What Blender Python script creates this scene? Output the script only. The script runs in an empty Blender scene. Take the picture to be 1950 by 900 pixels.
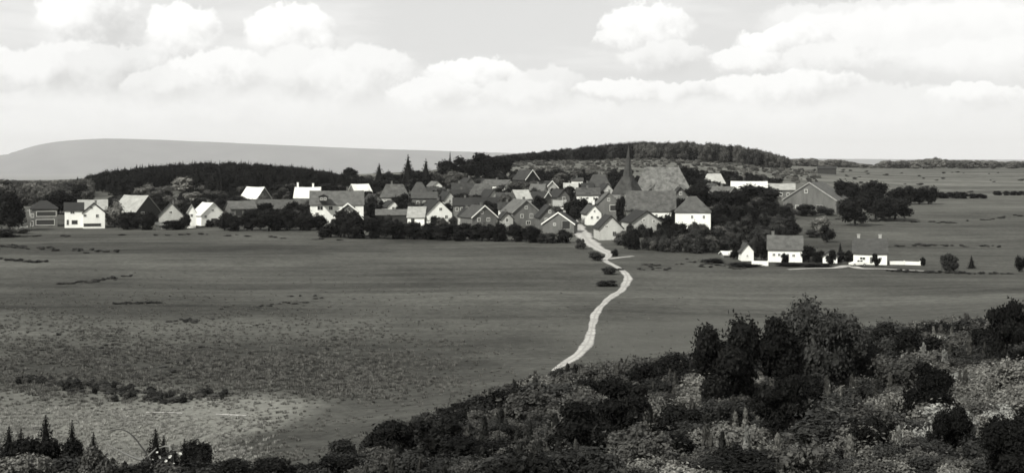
import bpy, bmesh, math, random
import numpy as np
from mathutils import Vector, Matrix

# ------------------------------------------------------------------ camera, sky, sun, exposure
scene = bpy.context.scene
C = scene.collection
F, HZ, CX, HC = 2680.0, 300.0, 975.0, 24.0        # focal length, eye level and centre of the picture in photo pixels; eye height
cam_d = bpy.data.cameras.new("camera")
cam = bpy.data.objects.new("camera", cam_d); C.objects.link(cam)
cam.location = (0, 0, HC); cam.rotation_euler = (math.radians(90), 0, 0)
cam_d.sensor_width = 36.0; cam_d.lens = F / 1950.0 * 36.0
cam_d.shift_y = -150.0 / 1950.0
cam_d.clip_start = 0.3; cam_d.clip_end = 90000.0
scene.camera = cam

SUN_EL, SUN_AZ = math.radians(40), math.radians(-140)   # azimuth from +Y towards +X: the sun stands left, a little behind the camera
sun_dir = Vector((math.sin(SUN_AZ) * math.cos(SUN_EL), math.cos(SUN_AZ) * math.cos(SUN_EL), math.sin(SUN_EL)))
sl = bpy.data.lights.new("sun", 'SUN'); sl.energy = 4.6; sl.angle = math.radians(0.5); sl.color = (1.0, 0.985, 0.955)
so = bpy.data.objects.new("sun", sl); C.objects.link(so)
so.rotation_euler = (-sun_dir).to_track_quat('-Z', 'Y').to_euler(); so.location = (0, 0, 400)

scene.view_settings.view_transform = 'Standard'; scene.view_settings.look = 'None'
scene.view_settings.gamma = 1.0; scene.view_settings.use_curve_mapping = False
scene.view_settings.exposure = 0.15
scene.render.engine = 'CYCLES'
scene.cycles.max_bounces = 3; scene.cycles.diffuse_bounces = 1; scene.cycles.glossy_bounces = 1
scene.cycles.transparent_max_bounces = 4; scene.cycles.volume_bounces = 0; scene.cycles.transmission_bounces = 2
scene.cycles.use_denoising = True
scene.cycles.filter_width = 1.6

world = bpy.data.worlds.new("World"); scene.world = world; world.use_nodes = True
world.cycles.sampling_method = 'MANUAL'; world.cycles.sample_map_resolution = 256
wt = world.node_tree; wt.nodes.clear()

class NT:
    """little helper for node graphs"""
    def __init__(s, tree): s.t = tree
    def n(s, typ, **kw):
        nd = s.t.nodes.new(typ)
        for k, v in kw.items(): setattr(nd, k, v)
        return nd
    def put(s, sock, v):
        if v is None: return
        if hasattr(v, 'is_output'): s.t.links.new(v, sock)
        else: sock.default_value = v
    def m(s, op, a, b=None, c=None, clamp=False):
        nd = s.n('ShaderNodeMath', operation=op, use_clamp=clamp)
        for i, v in enumerate((a, b, c)): s.put(nd.inputs[i], v)
        return nd.outputs[0]
    def vm(s, op, a, b=None, c=None, out=0):
        nd = s.n('ShaderNodeVectorMath', operation=op)
        for i, v in enumerate((a, b, c)): s.put(nd.inputs[i], v)
        return nd.outputs[out]
    def mr(s, v, a, b, c=0.0, d=1.0, typ='SMOOTHSTEP'):
        nd = s.n('ShaderNodeMapRange', interpolation_type=typ)
        for i, x in enumerate((v, a, b, c, d)): s.put(nd.inputs[i], x)
        return nd.outputs[0]
    def mixf(s, f, a, b):
        nd = s.n('ShaderNodeMix', data_type='FLOAT')
        s.put(nd.inputs[0], f); s.put(nd.inputs[2], a); s.put(nd.inputs[3], b)
        return nd.outputs[0]
    def mixc(s, f, a, b, blend='MIX'):
        nd = s.n('ShaderNodeMix', data_type='RGBA', blend_type=blend)
        s.put(nd.inputs[0], f); s.put(nd.inputs[6], a); s.put(nd.inputs[7], b)
        return nd.outputs[2]
    def noise(s, vec, scale, detail=4.0, rough=0.55, out=0):
        nd = s.n('ShaderNodeTexNoise')
        s.put(nd.inputs['Vector'], vec); s.put(nd.inputs['Scale'], scale)
        s.put(nd.inputs['Detail'], detail); s.put(nd.inputs['Roughness'], rough)
        return nd.outputs[out]
    def xyz(s, x, y, z):
        nd = s.n('ShaderNodeCombineXYZ')
        for i, v in enumerate((x, y, z)): s.put(nd.inputs[i], v)
        return nd.outputs[0]

W_ = NT(wt)
sky = W_.n('ShaderNodeTexSky', sky_type='NISHITA'); sky.sun_disc = False
sky.sun_elevation = SUN_EL; sky.sun_rotation = SUN_AZ; sky.air_density = 1.0; sky.dust_density = 1.5; sky.ozone_density = 1.0
bw = W_.n('ShaderNodeRGBToBW'); wt.links.new(sky.outputs[0], bw.inputs[0])
tc = W_.n('ShaderNodeTexCoord'); gdir = tc.outputs['Generated']
sp = W_.n('ShaderNodeSeparateXYZ'); wt.links.new(gdir, sp.inputs[0])
az = W_.m('ARCTAN2', sp.outputs[0], sp.outputs[1]); el = W_.m('ARCSINE', sp.outputs[2])
n_big = W_.noise(gdir, 14.0, 2.0, 0.5, out=1)
n_puff = W_.noise(gdir, 70.0, 5.0, 0.66, out=1)
wob = W_.vm('ADD', W_.vm('SCALE', W_.vm('SUBTRACT', n_big, (0.5, 0.5, 0.5)), None),
            (0, 0, 0))
wob_s = wt.nodes[-2]
for nd in wt.nodes:
    if nd.type == 'VECT_MATH' and nd.operation == 'SCALE': nd.inputs['Scale'].default_value = 0.020
puff = W_.n('ShaderNodeVectorMath', operation='SCALE')
wt.links.new(W_.vm('SUBTRACT', n_puff, (0.5, 0.5, 0.5)), puff.inputs[0]); puff.inputs['Scale'].default_value = 0.021
pos = W_.vm('ADD', W_.vm('ADD', W_.xyz(az, el, 0.0), wob), puff.outputs[0])
pos = W_.vm('MULTIPLY', pos, (1, 1, 0))
puffv = W_.m('SUBTRACT', W_.noise(gdir, 55.0, 3.0, 0.6), 0.5)
# clear sky and thin streaks that run all round the horizon
val = W_.m('MULTIPLY', bw.outputs[0], 1.0)
SKY_GAIN = 1.0
base = W_.m('MULTIPLY', val, SKY_GAIN)
streak = W_.noise(W_.vm('MULTIPLY', gdir, (1.0, 1.0, 5.5)), 5.5, 6.0, 0.58)
base = W_.mixf(0.75, base, 7.5)      # thin high veil over the blue
layer = W_.mixf(W_.mr(streak, 0.45, 0.68, 0.0, 0.6), base, 8.6)
CLOUDS = [
    (300, 205, 330, 52, 8.8, 7.6, .8), (620, 200, 260, 56, 9.0, 7.7, .8), (950, 215, 260, 46, 9.0, 7.8, .75), (1750, 95, 330, 85, 9.7, 8.9, .85),  # px, py, rx, ry, top brightness, base brightness, strength
    (1730, 62, 330, 62, 9.4, 8.55, 0.64), (1900, 130, 200, 60, 9.4, 8.45, 0.56), (1620, 215, 420, 52, 9.2, 8.45, 0.6),
    (1300, 225, 400, 34, 8.9, 8.25, 0.45), (700, 225, 480, 34, 8.8, 8.25, 0.41), (150, 235, 260, 30, 8.7, 8.15, 0.38),
    (15, 150, 62, 70, 9.4, 6.60, .95), (185, 66, 108, 104, 9.7, 6.10, 1), (135, 150, 120, 66, 9.1, 5.90, .95), (240, 150, 110, 60, 8.4, 5.80, .9),
    (352, 92, 84, 82, 9.7, 6.20, 1), (430, 158, 130, 58, 9.5, 6.50, .95), (330, 175, 90, 40, 8.8, 6.40, .85),
    (562, 92, 98, 82, 9.7, 6.00, 1), (585, 150, 105, 58, 9.1, 6.00, .9), (690, 165, 120, 78, 9.3, 6.65, .85),
    (905, 158, 118, 58, 9.7, 6.20, 1), (830, 195, 110, 46, 9.5, 6.65, .9), (990, 185, 95, 44, 9.2, 6.30, .8), (1040, 175, 90, 60, 9.0, 6.65, .7),
    (1235, 74, 95, 76, 9.7, 6.30, 1), (1185, 80, 60, 24, 9.5, 6.65, .8), (1265, 115, 95, 44, 9.0, 6.30, .85),
    (1180, 172, 105, 28, 9.6, 6.65, .95), (1300, 182, 150, 30, 9.5, 6.65, .9),
    (1490, 92, 115, 42, 9.7, 6.65, 1), (1420, 120, 85, 36, 9.6, 6.65, .9), (1590, 128, 130, 46, 9.1, 6.40, .85),
    (1500, 178, 170, 48, 9.6, 6.65, .95), (1840, 196, 105, 34, 9.6, 6.60, .95), (1945, 155, 40, 18, 9.7, 6.65, .9),
    (-330, 110, 160, 90, 9.6, 6.20, 1), (-150, 170, 130, 60, 9.3, 6.40, .9), (2300, 130, 240, 70, 9.6, 7.45, 0.71), (2700, 170, 170, 55, 9.4, 6.50, .9),
]
for (px, py, rx, ry, top, low, stg) in CLOUDS:
    a0, e0 = (px - CX) / F, (HZ - py) / F
    inv = (F / rx, F / ry, 0.0)
    q = W_.vm('MULTIPLY_ADD', pos, inv, (-a0 * inv[0], -e0 * inv[1], 0.0))
    r = W_.vm('LENGTH', q, out=1)
    sy = W_.n('ShaderNodeSeparateXYZ'); wt.links.new(q, sy.inputs[0])
    soft_in = W_.mr(sy.outputs[1], -0.5, 0.45, 0.1, 0.88)
    mask = W_.m('MULTIPLY', W_.mr(r, 1.0, soft_in, 0.0, 1.0), stg)
    lit = W_.m('MULTIPLY_ADD', sy.outputs[0], -0.42, W_.m('MULTIPLY', sy.outputs[1], 0.85))
    shade = W_.mr(W_.m('MULTIPLY_ADD', puffv, 1.5, lit), -0.6, 0.45, low, top)
    layer = W_.mixf(mask, layer, shade)
# pale air close to the horizon
layer = W_.mixf(W_.mr(el, 0.06, 0.0, 0.0, 0.85), layer, 9.9)
comb = W_.n('ShaderNodeCombineColor')
for i, k in enumerate((1.0, 1.0, 0.985)): W_.put(comb.inputs[i], W_.m('MULTIPLY', layer, k))
bg = W_.n('ShaderNodeBackground'); wt.links.new(comb.outputs[0], bg.inputs[0]); bg.inputs[1].default_value = 0.1
wo = W_.n('ShaderNodeOutputWorld'); wt.links.new(bg.outputs[0], wo.inputs[0])

# ------------------------------------------------------------------ terrain function
KD = [0, 20, 40, 60, 80, 100, 125, 150, 175, 200, 225, 300, 350, 400, 430, 460, 500, 550, 600, 700, 800, 900, 1000, 1200, 1600, 2500, 6000, 45000]
COLS = {
 -900: [-1.7, -6.5, -11.5, -15.5, -18.5, -21, -22.3, -22.6, -22.6, -22.6, -22.6, -22.4, -22.2, -21.9, -21.5, -21, -20, -19, -18.5, -18, -17.5, -17, -20, -45, -90, -120, -300, -330],
 0:    [-1.7, -6.5, -11.5, -15.5, -18.5, -21, -22.3, -22.6, -22.6, -22.6, -22.6, -22.4, -22.2, -21.9, -21.5, -21, -19.8, -18.4, -17.4, -16, -15.2, -14.5, -18, -45, -90, -120, -300, -330],
 400:  [-1.7, -6.5, -11.5, -15.2, -18.3, -20.8, -22.1, -22.5, -22.6, -22.6, -22.6, -22.4, -22.2, -21.9, -21.4, -20.6, -18.8, -16.4, -14.2, -11.4, -10.4, -11, -18, -45, -90, -120, -300, -330],
 700:  [-1.7, -6.2, -11, -14.8, -17.5, -19.9, -21.6, -22.4, -22.6, -22.6, -22.6, -22.5, -22.3, -21.9, -21.4, -20.2, -17.4, -14.2, -11.7, -9.6, -9.4, -13, -22, -50, -90, -110, -300, -330],
 900:  [-1.7, -6, -10.4, -14.1, -16.6, -18.9, -20.9, -22.1, -22.5, -22.6, -22.6, -22.5, -22.3, -21.8, -21.2, -19.8, -16.8, -13.2, -10.4, -7.6, -5.6, -4.2, -6, -22, -60, -90, -300, -330],
 1100: [-1.7, -5.8, -10, -13.7, -16, -18.1, -20.3, -21.9, -22.4, -22.6, -22.6, -22.5, -22.2, -21.6, -20.8, -19.2, -16.2, -12.4, -9.4, -6.2, -3.8, -2, -1.2, -3, -14, -60, -300, -330],
 1300: [-1.7, -5.7, -9.7, -13.3, -15.5, -17.4, -19.7, -21.5, -22.3, -22.6, -22.7, -22.6, -22, -20.9, -19.9, -18.2, -15.4, -12.4, -9.6, -6, -3.2, -1, 0, -1, -10, -30, -300, -330],
 1500: [-1.7, -5.7, -9.6, -13.1, -15, -16.6, -18.4, -20.3, -21.7, -22.5, -22.8, -22.9, -22, -20.2, -18.9, -17.6, -15.8, -14, -12.6, -11, -9.4, -8.4, -8, -7.5, -10, -30, -300, -330],
 1750: [-1.7, -5.7, -9.5, -12.9, -14.6, -15.7, -17.2, -18.9, -20.6, -21.9, -22.7, -23.1, -22.2, -20.8, -20, -19.1, -18, -16.8, -15.6, -13.8, -12.6, -12, -11.4, -10.8, -9.5, -30, -300, -330],
 1950: [-1.7, -5.7, -9.5, -12.8, -14.2, -15.2, -16.5, -17.8, -19.4, -21, -22.3, -23, -22.2, -20.8, -20, -19.1, -18, -16.8, -15.6, -13.8, -12.6, -12, -11.4, -10.8, -9.5, -30, -300, -330],
 2900: [-1.7, -5.7, -9.5, -12.8, -14.2, -15.2, -16.5, -17.8, -19.4, -21, -22.3, -23, -22.2, -20.8, -20, -19.1, -18, -16.8, -15.6, -13.8, -12.6, -12, -11.4, -10.8, -9.5, -30, -300, -330],
}
NS, NTC = 620, 260
S0, S1 = math.log(30.0), math.log(45030.0)
T0, T1 = (-900 - CX) / F, (2900 - CX) / F
_sd = np.exp(np.linspace(S0, S1, NS)) - 30.0
_cols = np.array([np.interp(_sd, KD, v) for v in COLS.values()])
_ct = np.array([(k - CX) / F for k in COLS])
_tt = np.linspace(T0, T1, NTC)
TAB = np.array([np.interp(_tt, _ct, _cols[:, j]) for j in range(NS)])     # NS x NTC
def _smooth(a, axis, n):
    k = np.hanning(n + 2)[1:-1]; k /= k.sum()
    pad = [(0, 0), (0, 0)]; pad[axis] = (n // 2, n // 2)
    return np.apply_along_axis(lambda v: np.convolve(v, k, 'valid'), axis, np.pad(a, pad, mode='edge'))
TAB = _smooth(_smooth(TAB, 0, 13), 1, 21)
def terrain(X, Y):
    X = np.asarray(X, float); Y = np.asarray(Y, float)
    d = np.maximum(Y, 0.0)
    t = np.clip(X / np.maximum(Y, 30.0), T0, T1)
    fs = (np.log(d + 30.0) - S0) / (S1 - S0) * (NS - 1); ft = (t - T0) / (T1 - T0) * (NTC - 1)
    i = np.clip(fs.astype(int), 0, NS - 2); j = np.clip(ft.astype(int), 0, NTC - 2)
    a = np.clip(fs - i, 0, 1); b = ft - j
    z = (TAB[i, j] * (1 - a) + TAB[i + 1, j] * a) * (1 - b) + (TAB[i, j + 1] * (1 - a) + TAB[i + 1, j + 1] * a) * b
    amp = np.clip((d - 40) / 120.0, 0, 1)
    z = z + amp * (0.16 * np.sin(X / 13.0 + 1.3 + np.sin(Y / 19.0)) + 0.13 * np.sin(Y / 15.0 + 0.6 * np.sin(X / 23.0)))
    return HC + z
def tz(x, y): return float(terrain(x, y))
_dd = np.concatenate([np.arange(20, 300, 0.4), np.arange(300, 1200, 1.5), np.arange(1200, 3000, 12)])
def ground(px, py):
    """where the sight line through a photo pixel meets the ground"""
    zr = HC + (HZ - py) / F * _dd
    h = np.nonzero(zr <= terrain((px - CX) / F * _dd, _dd))[0]
    d = float(_dd[h[0]]) if len(h) else 1500.0
    x = (px - CX) / F * d
    return x, d, tz(x, d)
def zat(py, d): return HC + (HZ - py) / F * d
def xat(px, d): return (px - CX) / F * d

# ------------------------------------------------------------------ materials
MATS = {}
def new_mat(name):
    m = bpy.data.materials.new(name); m.use_nodes = True; m.node_tree.nodes.clear()
    n = NT(m.node_tree)
    b = n.n('ShaderNodeBsdfPrincipled'); o = n.n('ShaderNodeOutputMaterial')
    m.node_tree.links.new(b.outputs[0], o.inputs[0])
    b.inputs['Specular IOR Level'].default_value = 0.25
    MATS[name] = m
    return m, n, b
def grey(v, warm=0.0): return (v * (1 + 0.02 + warm), v * (1 + 0.02), v * (0.93 - warm), 1)

def plain(name, v, var=0.25, scale=1.2, rough=0.85, bump=0.02, warm=0.0, streaks=False):
    m, n, b = new_mat(name)
    t = n.n('ShaderNodeTexCoord'); oi = n.n('ShaderNodeObjectInfo')
    vec = n.vm('ADD', t.outputs['Object'], n.vm('MULTIPLY', n.xyz(oi.outputs['Random'], oi.outputs['Random'], oi.outputs['Random']), (37.0, 61.0, 23.0)))
    if streaks: vec2 = n.vm('MULTIPLY', vec, (1.0, 1.0, 0.22))
    else: vec2 = vec
    a = n.noise(vec2, scale, 6.0, 0.6); c = n.noise(vec, scale * 9, 4.0, 0.65)
    f = n.m('ADD', n.m('MULTIPLY', n.m('SUBTRACT', a, 0.5), var * 2.6), n.m('MULTIPLY', n.m('SUBTRACT', c, 0.5), var * 1.6))
    f = n.m('ADD', f, n.m('MULTIPLY', n.m('SUBTRACT', oi.outputs['Random'], 0.5), var * 0.8))
    f = n.m('MAXIMUM', n.m('ADD', f, 1.0), 0.25)
    col = n.vm('SCALE', grey(v, warm)[:3], None); col.node.inputs['Scale'].default_value = 1
    m.node_tree.links.new(f, col.node.inputs['Scale'])
    m.node_tree.links.new(col, b.inputs['Base Color']); b.inputs['Roughness'].default_value = rough
    if bump:
        bp = n.n('ShaderNodeBump'); bp.inputs['Strength'].default_value = 0.6; bp.inputs['Distance'].default_value = bump
        m.node_tree.links.new(c, bp.inputs['Height']); m.node_tree.links.new(bp.outputs[0], b.inputs['Normal'])
    return m
plain('wall_white', 0.78, 0.2, 0.5, streaks=True); plain('wall_light', 0.36, 0.4, 0.6, streaks=True)
plain('wall_mid', 0.115, 0.5, 0.7, streaks=True); plain('wall_dark', 0.035, 0.3, 0.8); plain('stone', 0.16, 0.3, 1.3)
plain('roof_dark', 0.022, 0.35, 0.9); plain('roof_mid', 0.042, 0.7, 0.8); plain('roof_grey', 0.075, 0.75, 0.8)
plain('roof_light', 0.28, 0.45, 0.7); plain('roof_white', 0.58, 0.3, 0.6); plain('slate_old', 0.095, 1.3, 0.7)
plain('paint_white', 0.8, 0.08, 2.0); plain('paint_grey', 0.3, 0.15, 2.0); plain('brick_chimney', 0.12, 0.3, 3.0); plain('wood_dark', 0.03, 0.3, 3.0)
plain('glass_dark', 0.02, 0.1, 2.0, rough=0.15, bump=0); plain('metal_dark', 0.04, 0.2, 4.0, rough=0.5)
plain('pole_wood', 0.36, 0.2, 2.0); plain('bark', 0.035, 0.3, 4.0, bump=0.03); plain('stem_pale', 0.13, 0.3, 4.0); plain('petal', 0.45, 0.08, 3.0, bump=0)
plain('rubber', 0.02, 0.1, 3.0); plain('car_paint', 0.72, 0.04, 3.0, rough=0.3, bump=0); plain('fence_white', 0.72, 0.12, 1.5)
plain('hill_far', 0.07, 0.8, 0.0016, bump=0)

def leafmat(name, v, warm=0.0, var=0.3, spec=0.15):
    m, n, b = new_mat(name)
    at = n.n('ShaderNodeAttribute'); at.attribute_name = 'tone'
    oi = n.n('ShaderNodeObjectInfo')
    f = n.m('MULTIPLY', at.outputs['Fac'], n.mr(oi.outputs['Random'], 0, 1, 1 - var, 1 + var, typ='LINEAR'))
    col = n.vm('SCALE', grey(v, warm)[:3]); m.node_tree.links.new(f, col.node.inputs['Scale'])
    m.node_tree.links.new(col, b.inputs['Base Color']); b.inputs['Roughness'].default_value = 0.6
    b.inputs['Specular IOR Level'].default_value = spec
    return m
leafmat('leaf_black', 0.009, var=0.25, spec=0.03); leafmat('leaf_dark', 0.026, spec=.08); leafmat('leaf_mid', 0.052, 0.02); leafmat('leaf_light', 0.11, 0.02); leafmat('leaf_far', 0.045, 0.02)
leafmat('leaf_pale', 0.19, 0.0); leafmat('grass_blade', 0.11, 0.02, var=0.3); leafmat('grass_dry', 0.24, 0.01, var=0.3)

# ground: pasture with mown streaks, rough patches, dry grass
gm, g, gb = new_mat('pasture')
gt = g.n('ShaderNodeTexCoord'); gp = gt.outputs['Object']
gs = g.n('ShaderNodeSeparateXYZ'); g.put(gs.inputs[0], gp); gx, gy = gs.outputs[0], gs.outputs[1]
fine = g.noise(gp, 0.9, 6.0, 0.7); mid = g.noise(gp, 0.12, 6.0, 0.65); big = g.noise(gp, 0.021, 5.0, 0.55)
lines = g.noise(g.vm('MULTIPLY', g.vm('ADD', gp, g.vm('MULTIPLY', n_v := g.noise(gp, 0.012, 3.0, 0.5, out=1), (0, 26, 0))), (0.018, 0.17, 0)), 1.0, 5.0, 0.62)
v = g.m('ADD', 0.098, g.m('MULTIPLY', g.m('SUBTRACT', big, 0.5), 0.17))
v = g.m('ADD', v, g.m('MULTIPLY', g.m('SUBTRACT', lines, 0.5), 0.13))
v = g.m('ADD', v, g.m('MULTIPLY', g.m('SUBTRACT', mid, 0.5), 0.06))
v = g.m('MULTIPLY', v, g.mr(fine, 0.3, 0.75, 0.62, 1.35, typ='LINEAR'))
def patch(cx, cy, rx, ry, wob=0.5):
    q = g.vm('MULTIPLY_ADD', g.xyz(gx, gy, 0.0), (1 / rx, 1 / ry, 0), (-cx / rx, -cy / ry, 0))
    r = g.m('ADD', g.vm('LENGTH', q, out=1), g.m('MULTIPLY', g.m('SUBTRACT', g.noise(gp, 0.06, 5.0, 0.6), 0.5), wob * 2.4))
    return g.mr(r, 1.1, 0.65)
def gpos(px, py):
    x, y, z = ground(px, py); return x, y
x, y = gpos(330, 800); v = g.mixf(g.m('MULTIPLY', patch(x, y, 13, 18), 0.8), v, g.m('MULTIPLY', g.mr(fine, 0.2, 0.8, 0.6, 1.3, typ='LINEAR'), 0.30))
x, y = gpos(120, 770); v = g.mixf(g.m('MULTIPLY', patch(x, y, 12, 16), 0.6), v, g.m('MULTIPLY', g.mr(fine, 0.2, 0.8, 0.6, 1.3, typ='LINEAR'), 0.22))
x, y = gpos(430, 690); v = g.mixf(g.m('MULTIPLY', patch(x, y, 30, 16), 0.6), v, g.m('MULTIPLY', v, 0.5))
x, y = gpos(640, 700); v = g.mixf(g.m('MULTIPLY', patch(x, y, 20, 20), 0.4), v, g.m('MULTIPLY', v, 0.6))
x, y = gpos(1400, 640); v = g.mixf(g.m('MULTIPLY', patch(x, y, 26, 26), 0.5), v, 0.16)
x, y = gpos(90, 475); v = g.mixf(g.m('MULTIPLY', patch(x, y, 90, 22), 0.6), v, g.m('MULTIPLY', v, 0.55))
x, y = gpos(1150, 640); v = g.mixf(g.m('MULTIPLY', patch(x, y, 20, 22), 0.3), v, g.m('MULTIPLY', v, 0.8))
for (px, py, rx, ry, k, st) in ((150, 500, 60, 16, 1.35, .8), (140, 622, 26, 12, 1.4, .8), (760, 590, 34, 30, 1.18, .8), (1720, 572, 55, 14, 1.45, .8), (1330, 560, 30, 12, 1.25, .7), (740, 652, 24, 7, .68, .8),
                                (480, 545, 60, 7, .72, .7), (330, 590, 40, 6, .7, .6), (900, 480, 70, 18, .85, .7), (1000, 560, 26, 8, 1.2, .6), (1800, 450, 70, 14, 1.3, .7), (1850, 395, 70, 22, 1.25, .7), (1780, 470, 50, 6, .75, .7), (180, 585, 40, 5, .75, .6)):
    x, y = gpos(px, py); v = g.mixf(g.m('MULTIPLY', patch(x, y, rx, ry, .35), st), v, g.m('MULTIPLY', v, k))
# far fields beyond the village: broad alternating strips of crop
strip = g.noise(g.vm('MULTIPLY', gp, (0.0035, 0.028, 0)), 1.0, 2.0, 0.5)
v = g.mixf(g.mr(gy, 430, 700, 0, 0.75), v, g.m('MULTIPLY', g.mr(strip, 0.36, 0.64, 0.10, 0.23), g.mr(mid, 0.3, 0.7, 0.7, 1.25)))
v = g.m('MAXIMUM', g.m('MULTIPLY', v, 0.71), 0.016)
gc = g.xyz(g.m('MULTIPLY', v, 1.02), g.m('MULTIPLY', v, 1.02), g.m('MULTIPLY', v, 0.90))
gm.node_tree.links.new(gc, gb.inputs['Base Color']); gb.inputs['Roughness'].default_value = 0.95; gb.inputs['Specular IOR Level'].default_value = 0.05
bp = g.n('ShaderNodeBump'); bp.inputs['Strength'].default_value = 1.0; bp.inputs['Distance'].default_value = 0.35
g.put(bp.inputs['Height'], g.m('ADD', fine, g.m('MULTIPLY', mid, 2.0))); gm.node_tree.links.new(bp.outputs[0], gb.inputs['Normal'])
# dirt track
rm, r_, rb = new_mat('dirt_track')
rt = r_.n('ShaderNodeTexCoord'); a = r_.noise(rt.outputs['Object'], 0.5, 6.0, 0.65); bnoise = r_.noise(rt.outputs['Object'], 3.0, 4.0, 0.6)
at = r_.n('ShaderNodeAttribute'); at.attribute_name = 'across'
rv = r_.m('ADD', r_.mr(a, 0.3, 0.7, 0.25, 0.44), r_.m('MULTIPLY', r_.m('SUBTRACT', bnoise, 0.5), 0.18))
mid_g = r_.m('MULTIPLY', r_.mr(r_.m('ABSOLUTE', at.outputs['Fac']), 0.32, 0.05), r_.mr(a, 0.38, 0.6, 0.0, 0.45))
rv = r_.mixf(mid_g, rv, 0.13)
verge = r_.mr(r_.m('ADD', r_.m('ABSOLUTE', at.outputs['Fac']), r_.m('MULTIPLY', r_.m('SUBTRACT', bnoise, 0.5), 0.9)), 0.7, 1.0, 0.0, 0.9)
rv = r_.mixf(verge, rv, 0.075)
rc = r_.xyz(r_.m('MULTIPLY', rv, 1.02), rv, r_.m('MULTIPLY', rv, 0.92)); rm.node_tree.links.new(rc, rb.inputs['Base Color']); rb.inputs['Roughness'].default_value = 0.95

# ------------------------------------------------------------------ mesh helpers
def mesh_from(name, verts, faces, mat=None, smooth=False):
    me = bpy.data.meshes.new(name); me.from_pydata([tuple(p) for p in verts], [], [tuple(f) for f in faces]); me.update()
    if mat: me.materials.append(MATS[mat])
    if smooth:
        me.polygons.foreach_set('use_smooth', [True] * len(me.polygons))
    return me
def obj(name, me, parent=None, loc=None):
    o = bpy.data.objects.new(name, me); C.objects.link(o)
    if parent is not None: o.parent = parent
    if loc is not None: o.location = loc
    return o
def tag(o, label, cat=None, group=None, kind=None):
    o['label'] = label
    if cat: o['category'] = cat
    if group: o['group'] = group
    if kind: o['kind'] = kind
    return o
class MB:
    def __init__(s): s.v = []; s.f = []
    def add(s, verts, faces):
        k = len(s.v); s.v += [Vector(p) for p in verts]; s.f += [tuple(i + k for i in f) for f in faces]
    def box(s, c, sx, sy, sz, M=None):
        x, y, z = sx / 2, sy / 2, sz / 2
        vs = [Vector(p) for p in ((-x, -y, -z), (x, -y, -z), (x, y, -z), (-x, y, -z), (-x, -y, z), (x, -y, z), (x, y, z), (-x, y, z))]
        vs = [(M @ p if M else p) + Vector(c) for p in vs]
        s.add(vs, [(0, 3, 2, 1), (4, 5, 6, 7), (0, 1, 5, 4), (1, 2, 6, 5), (2, 3, 7, 6), (3, 0, 4, 7)])
    def tube(s, pts, radii, n=7):
        pts = [Vector(p) for p in pts]; rings = []
        for i, p in enumerate(pts):
            d = (pts[min(i + 1, len(pts) - 1)] - pts[max(i - 1, 0)]).normalized()
            u = d.cross(Vector((0.3, 0.9, 0.2))).normalized(); w = d.cross(u)
            rings.append([p + (u * math.cos(2 * math.pi * k / n) + w * math.sin(2 * math.pi * k / n)) * radii[i] for k in range(n)])
        vs = [q for r in rings for q in r]; fs = []
        for i in range(len(rings) - 1):
            for k in range(n):
                fs.append((i * n + k, i * n + (k + 1) % n, (i + 1) * n + (k + 1) % n, (i + 1) * n + k))
        fs.append(tuple(range(n - 1, -1, -1))); fs.append(tuple(range((len(rings) - 1) * n, len(rings) * n)))
        s.add(vs, fs)
    def mesh(s, name, mat, M=None, smooth=False):
        vs = [M @ p for p in s.v] if M else s.v
        return mesh_from(name, vs, s.f, mat, smooth)

# ------------------------------------------------------------------ ground sheet, road, far hill
rows = np.concatenate([np.linspace(-90, -6, 10), np.exp(np.linspace(S0, math.log(42030.0), 430)) - 30.0])
us = np.linspace(-1, 1, 231)
XX = us[None, :] * (np.maximum(rows, 0)[:, None] * 0.72 + 90.0); YY = np.repeat(rows[:, None], len(us), 1)
ZZ = terrain(XX, YY)
vs = np.stack([XX, YY, ZZ], -1).reshape(-1, 3); nr, nc = XX.shape
idx = np.arange(nr * nc).reshape(nr, nc)
fs = np.stack([idx[:-1, :-1], idx[:-1, 1:], idx[1:, 1:], idx[1:, :-1]], -1).reshape(-1, 4)
gme = bpy.data.meshes.new('ground'); gme.from_pydata(vs.tolist(), [], fs.tolist()); gme.materials.append(gm)
gme.polygons.foreach_set('use_smooth', [True] * len(gme.polygons)); gme.update()
go = obj('ground', gme); tag(go, 'wide pasture sloping down to the village and rising behind it', kind='structure')

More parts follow.
